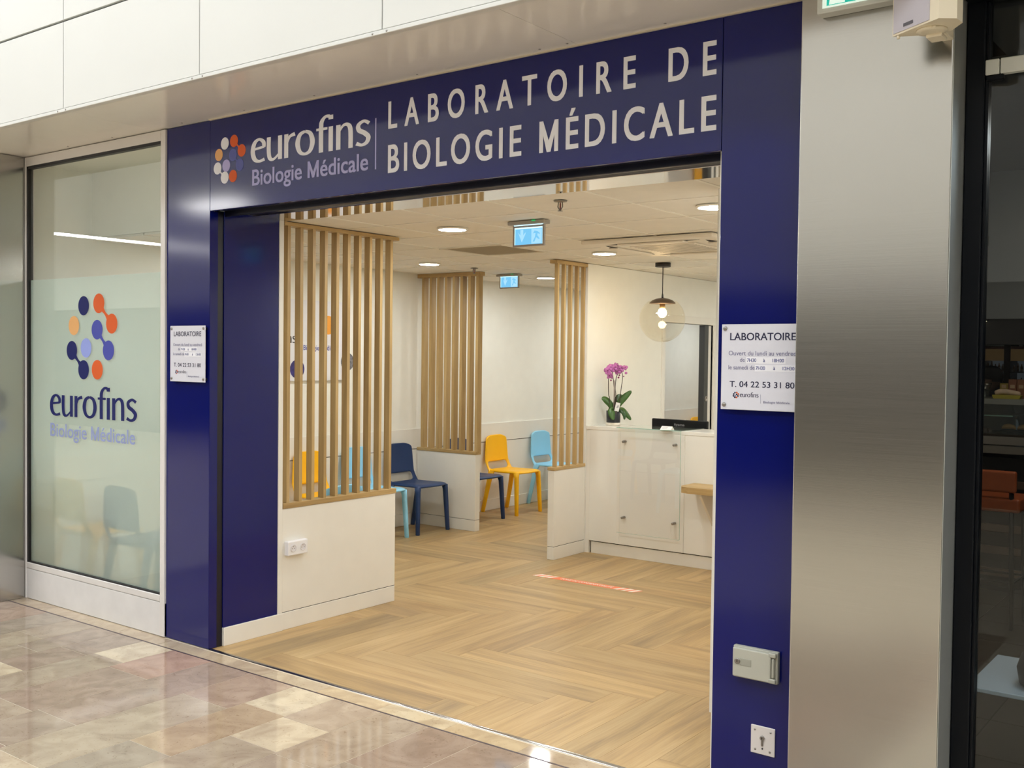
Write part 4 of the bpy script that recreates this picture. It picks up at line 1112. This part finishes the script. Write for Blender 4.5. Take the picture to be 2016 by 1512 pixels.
part('rail', G().rbox((4.099, .030, 2.640), (6.4, .060, 2.690), .003, 1), MATS['pale_rail'], tr3)
part('bracket_plate', G().poly([(3.97, 2.74), (4.085, 2.74), (3.97, 2.88)], FRONT(.2), 0, .01), M_blackframe, tr3)
part('rail_foot', G().rbox((4.055, .032, 2.622), (4.11, .058, 2.6395), .003, 1), M_blackframe, tr3)
# dark bulkhead with spotlights above the counter
bk = struct('wall_bulkhead', G().box((2.79, 4.38, 1.82), (8.9, 4.9, 2.00)), mat('shop_bulkhead', '#15161a', .5))
part('fascia', G().box((2.79, 4.36, 2.00), (8.9, 4.5, 3.05)), mat('shop_grey_fascia', '#6f747a', .7), bk)
slp = thing('spot_light', 'small warm recessed spotlight in the dark shop bulkhead', 'light', (3.12, 4.42, 2.0))
part('rim', G().box((3.07, 4.345, 1.985), (3.135, 4.375, 1.999)), M_black, slp)
part('diffuser', G().box((3.078, 4.35, 1.982), (3.128, 4.372, 1.9848)), emission('spot_face', (1, .85, .55, 1), 4.0), slp)

ct = thing('shop_counter', 'dark wooden cafe counter seen through the black framed shop window', 'counter', (3.6, 4.5, 0))
M_dw = mat('dark_wood', '#2a1c14', .5, noise=.2, nscale=10)
part('body', G().box((2.80, 4.46, .06), (6.2, 5.05, 1.00)), M_black, ct)
for k in range(5):
    z = .14 + k * .16
    part('slat', G().rbox((2.80, 4.43, z), (6.2, 4.46, z + .055), .003, 1), mat('brown_slat', '#4a3527', .5), ct)
part('worktop', G().rbox((2.80, 4.40, 1.095), (6.2, 5.05, 1.155), .003, 1), mat('steel_worktop', '#8a8580', .35, metal=.4), ct)
part('lower_edge', G().rbox((2.80, 4.41, 1.03), (6.2, 4.45, 1.09), .003, 1), mat('edge_grey', '#77726a', .4), ct)
part('tray_board', G().box((2.80, 4.42, 1.156), (6.2, 4.85, 1.172)), M_dw, ct)
part('case_top', G().rbox((2.80, 4.40, 1.385), (6.2, 4.95, 1.425), .003, 1), mat('case_grey', '#7d817e', .4), ct)
part('case_shelf', G().box((2.80, 4.45, 1.298), (3.30, 4.85, 1.306)), mat('case_glass_shelf', '#7fa39c', .2), ct)
part('case_front', G().box((2.80, 4.405, 1.172), (6.2, 4.409, 1.385)), glass('case_glass', (.9, .95, .93, 1)), ct)
# food
M_bread = mat('glazed_bread', '#c98b45', .35, noise=.3, nscale=30)
pt = thing('pastry_tray', 'black tray under the golden pastries in the glass case', 'tray', (3.36, 4.56, 1.172))
part('tray', G().rbox((3.19, 4.46, 1.1725), (3.75, 4.70, 1.190), .004, 1), M_black, pt)
for k in range(4):
    cx = 3.255 + .105 * k
    sec = []
    for i in range(9):
        t_ = i / 8; a = PI * t_; r_ = .020 * math.sin(PI * min(.97, max(.06, t_))) ** .6
        sec.append([(cx + .048 * math.cos(a) , 4.56 + .0 + r_ * math.cos(2 * PI * q / 10), 1.205 + .030 * math.sin(a) * .6 + r_ * math.sin(2 * PI * q / 10)) for q in range(10)])
    solo('croissant', G().loft(sec), M_bread, ('golden crescent pastry at the window end of the black tray', 'second golden pastry along the black tray', 'third golden pastry along the black tray', 'golden pastry at the far end of the black tray')[k], 'pastry', 'pastries on the black tray')
cm = G()
for i in range(26):
    x, y = random.uniform(2.95, 3.13), random.uniform(4.47, 4.60)
    cm.lathe((x, y, 1.1725), [(.02, 0), (.022, .012), (.012, .026 + .01 * random.random()), (0, .034)], 8)
tag(part('brownie_heap', cm, mat('chocolate', '#3a211a', .6)), 'heap of dark brown cakes beside the pastry tray', 'cake', kind='stuff')
solo('juice_glass', G().lathe((3.10, 4.52, 1.4255), [(.020, 0), (.024, .004), (.026, .055), (.034, .075), (.045, .112), (.042, .112), (.031, .078), (.022, .055), (.020, .006), (0, .006)], 20), glass('drinking_glass', (.9, .93, .93, 1), ior=1.45), 'clear footed glass on the cafe counter', 'glass')
bgn = [(3.165, 1.4255), (3.345, 1.4255), (3.34, 1.47), (3.27, 1.478), (3.19, 1.498), (3.175, 1.47)]
sk = thing('sandwich', 'wrapped sandwich in a yellow holder on the cafe counter', 'food', (3.25, 4.52, 1.425))
part('holder', G().poly([(3.160, 1.4255), (3.335, 1.4255), (3.345, 1.452), (3.152, 1.452)], lambda a, b, d: (a, d, b), 4.48, 4.56), mat('yellow_board', '#a59a32', .5), sk)
part('filling', G().tube(spline([(3.165, 4.52, 1.462), (3.21, 4.52, 1.478), (3.28, 4.52, 1.470), (3.335, 4.52, 1.458)], 4), [.012] + [.019] * 11 + [.010], 10), mat('pale_bread', '#cdb6a0', .6, noise=.2, nscale=30), sk)
solo('baguette_roll', G().tube(spline([(3.37, 4.52, 1.446), (3.45, 4.52, 1.45), (3.55, 4.52, 1.449), (3.62, 4.52, 1.445)], 4), [.012] + [.020] * 11 + [.010], 10), mat('green_wrap', '#77803e', .6), 'green wrapped roll beside the yellow sandwich holder', 'food')
bcol = ['#8f7a2c', '#7c4a32', '#84563a', '#6e1f26', '#7d2229', '#752128']
bnm = ['yellow', 'brown', 'tan brown', 'dark red', 'crimson', 'maroon']
for k in range(6):
    xa = 3.175 + k * .058
    t_ = thing('drink_carton', bnm[k] + ' drink carton in the row on the cafe counter', 'carton', (xa + .028, 4.65, 1.4255), 'drink cartons on the cafe counter')
    part('box', G().rbox((xa, 4.62, 1.4255), (xa + .055, 4.70, 1.565 - (.03 if k == 0 else 0)), .002, 1), mat('carton_%s' % bnm[k].replace(' ', '_'), bcol[k], .5), t_)
    part('band', G().box((xa + .012, 4.6185, 1.50), (xa + .043, 4.6198, 1.525)), mat('carton_pale', '#b89a7a', .5), t_)
# shelving behind
shv = thing('wall_shelving', 'tall shop shelving bays with stocked shelves behind the cafe counter', 'shelving', (3.2, 5.9, 0))
M_bay = mat('bay_grey_glow', '#6d7173', .5, emit='#8a9196', estr=.12)  # bay backs carry a faint glow that comes from no lamp
for k in range(5):
    xa = 2.79 + k * .205
    part('upright', G().box((xa + .155, 5.86, .05), (xa + .205, 6.2, 1.95)), M_black, shv)
    part('header', G().box((xa, 5.87, 1.70), (xa + .155, 5.9, 1.80)), mat('bay_header_glow', '#8a6f4a', .5, emit='#9b7a4c', estr=.12), shv)  # header given a faint glow of its own
    part('header_edge', G().box((xa, 5.866, 1.80), (xa + .155, 5.9, 1.825)), mat('bay_red', '#70342a', .5), shv)
    part('back', G().box((xa, 6.15, .05), (xa + .155, 6.2, 1.70)), M_bay, shv)
    for zz in (.9, 1.2, 1.35, 1.48, 1.60): part('shelf', G().box((xa, 5.88, zz), (xa + .155, 6.15, zz + .012)), mat('bay_shelf', '#8f9290', .4), shv)
    gb = G()
    for zz in (1.212, 1.362, 1.492, 1.612):
        for q in range(5):
            xx = xa + .018 + q * .029; h = random.uniform(.05, .085)
            gb.lathe((xx, 5.93, zz), [(.011, 0), (.012, h * .6), (.005, h * .8), (.005, h)], 8)
    o = part('stock', gb, mat('stock_mixed', '#8c7260', .4, noise=.6, nscale=60), shv); o['kind'] = 'stuff'
# shop person (only head and shoulders show over the counter)
def person():
    t_ = thing('person', 'person in a grey top with dark hair bending behind the cafe counter', 'person', (3.02, 5.35, 0))
    me = bpy.data.meshes.new('body')
    V = [(3.02, 5.35, .90), (3.02, 5.34, 1.10), (3.02, 5.30, 1.30), (3.015, 5.24, 1.45), (3.01, 5.20, 1.50), (3.005, 5.16, 1.555), (3.0, 5.13, 1.60),
         (2.88, 5.25, 1.43), (2.85, 5.2, 1.20), (2.88, 5.16, 1.06), (3.17, 5.25, 1.43), (3.24, 5.22, 1.20), (3.20, 5.16, 1.06),
         (2.93, 5.36, .50), (2.93, 5.38, .06), (2.93, 5.30, .03), (3.11, 5.36, .50), (3.11, 5.38, .06), (3.11, 5.30, .03)]
    E_ = [(0, 1), (1, 2), (2, 3), (3, 4), (4, 5), (5, 6), (3, 7), (7, 8), (8, 9), (3, 10), (10, 11), (11, 12), (0, 13), (13, 14), (14, 15), (0, 16), (16, 17), (17, 18)]
    rad = [.15, .13, .15, .12, .055, .085, .075, .06, .042, .03, .06, .042, .03, .08, .05, .04, .08, .05, .04]
    me.from_pydata(V, E_, [])
    o = bpy.data.objects.new('body', me); COL.objects.link(o)
    md = o.modifiers.new('skin', 'SKIN')
    for i, r in enumerate(rad): me.skin_vertices[0].data[i].radius = (r, r)
    me.skin_vertices[0].data[0].use_root = True
    s_ = o.modifiers.new('u', 'SUBSURF'); s_.levels = 2; s_.render_levels = 2
    dg = bpy.context.evaluated_depsgraph_get(); dg.update()
    out = bpy.data.meshes.new_from_object(o.evaluated_get(dg), depsgraph=dg); bpy.data.objects.remove(o)
    out.polygons.foreach_set('use_smooth', [True] * len(out.polygons))
    b = put('body', out, mat('grey_shirt', '#4d5158', .8), t_)
    hp = [(.094, -.02), (.1, .02), (.085, .07), (.05, .10), (.001, .11)]
    part('head', G().lathe((3.0, 5.135, 1.56), [(.03, -.09), (.065, -.06), (.078, 0), (.07, .05), (.001, .085)], 20), mat('skin', '#9b7058', .6), t_)
    part('hair', G().lathe((3.0, 5.145, 1.575), [(.082, -.04), (.092, 0), (.085, .045), (.05, .078), (.001, .09)], 20), mat('dark_hair', '#14110f', .7), t_)
person()
# bar stool
sl = thing('bar_stool', 'bar stool with orange leather seat and backrest in the dark shop', 'stool', (3.40, 3.52, 0))
M_lea = mat('orange_leather', '#a8532a', .45, noise=.1, nscale=20)
part('backrest', G().rbox((3.22, 3.385, .872), (3.537, 3.43, 1.008), .015, 3), M_lea, sl)
part('seat', G().rbox((3.20, 3.40, .745), (3.56, 3.76, .835), .018, 3), M_lea, sl)
for a, b in (((3.505, 3.415), (3.52, 3.44)), ((3.235, 3.415), (3.225, 3.44)), ((3.52, 3.72), (3.535, 3.75)), ((3.235, 3.72), (3.22, 3.75))):
    part('leg', G().tube([(a[0], a[1], .96 if a[1] < 3.5 else .78), (b[0], b[1], 0)], .015, 8), M_black, sl)
for z in (.25, .25):
    pass
part('footrest', G().tube([(3.225, 3.44, .3), (3.52, 3.44, .3), (3.53, 3.745, .3), (3.22, 3.745, .3), (3.225, 3.44, .3)], .009, 8), M_black, sl)
# low white display table by the glass
lt = thing('display_table', 'low white table top right behind the dark shop glass', 'table', (4.25, .83, 0))
part('table_top', G().rbox((3.918, .565, .432), (4.65, 1.10, .45), .003, 1), mat('pale_table', '#c9d3da', .35, noise=.03), lt)
part('leg', G().lathe((4.45, .83, 0), [(.16, 0), (.16, .012), (.03, .025), (.03, .432)], 24), M_black, lt)
bg = thing('dark_pot', 'dark rounded pot standing on the low white table', 'pot', (4.18, .73, .45))
part('pot', G().lathe((4.18, .73, .4503), [(.09, 0), (.105, .01), (.115, .07), (.10, .12), (.085, .135), (.08, .13), (.09, .08), (0, .03)], 28), mat('dark_stoneware', '#2c2622', .6), bg)

# ------------------------------------------------------------------ the rest of the mall, seen in reflections
mc = struct('ceiling', G().box((-22, -12, 7.5), (14, YB, 7.6)), mat('mall_ceiling', '#dcdbd7', .8))
of = struct('wall_opposite', G().box((-22, -9.2, 2.6), (14, -9.0, 7.5)), mat('mall_wall', '#d6d3cd', .6))
part('shop_front', G().box((-22, -9.3, .9), (14, -9.1, 2.6)), mat('mall_shopfront', '#4d4945', .5), of)
part('shop_base', G().box((-22, -9.25, 0), (14, -9.05, .9)), mat('mall_shop_base', '#221e1c', .4), of)
struct('wall_end', G().box((-22, -9.2, 0), (-21.8, .1, 7.5)), MATS['mall_wall'])
struct('wall_end', G().box((13.8, -9.2, 0), (14, .1, 7.5)), MATS['mall_wall'])
struct('wall_front', G().box((-21.8, -.3, 0), (-2.62, .05, 3.0)), mat('mall_side', '#8d8983', .5))
struct('wall_upper', G().box((-21.8, YB, 3.0), (-2.92, YB + .1, 7.5)), M_panel)
struct('wall_upper', G().box((9, YB, 0), (13.8, YB + .1, 7.5)), M_panel)
for px in range(-18, 14, 6):
    for py in (-2.6, -6.2):
        part('added_light_panel', G().box((px - 2.2, py - .9, 7.465), (px + 2.2, py + .9, 7.499)), M_panelL, mc)  # unseen glowing panels added to light the mall
solo('linear_light', G().box((-8.08, -6.4, 3.2), (-8.02, -3.56, 3.23)), emission('line_light', (1, .98, .95, 1), 22.0), 'slim linear light hanging over the mall, mirrored in the shop window', 'light')
solo('linear_light', G().box((-9.4, -6.9, 4.0), (-8.2, -6.55, 4.04)), emission('bright_light', (1, .99, .97, 1), 38.0), 'short bright light box high over the mall', 'light')

# unseen area fills added to brighten the neighbouring shop
ld = bpy.data.lights.new('added_shop_fill', 'AREA'); ld.energy = 20; ld.size = 1.2; ld.color = (1, .82, .6)
lo = bpy.data.objects.new('added_shop_fill', ld); COL.objects.link(lo); lo.location = (4.2, 3.0, 3.0)
ld = bpy.data.lights.new('added_table_fill', 'AREA'); ld.energy = 9; ld.size = .5; ld.color = (.85, .95, 1)  # unseen cool fill added above the low white table
lo = bpy.data.objects.new('added_table_fill', ld); COL.objects.link(lo); lo.location = (4.5, .85, 2.6)
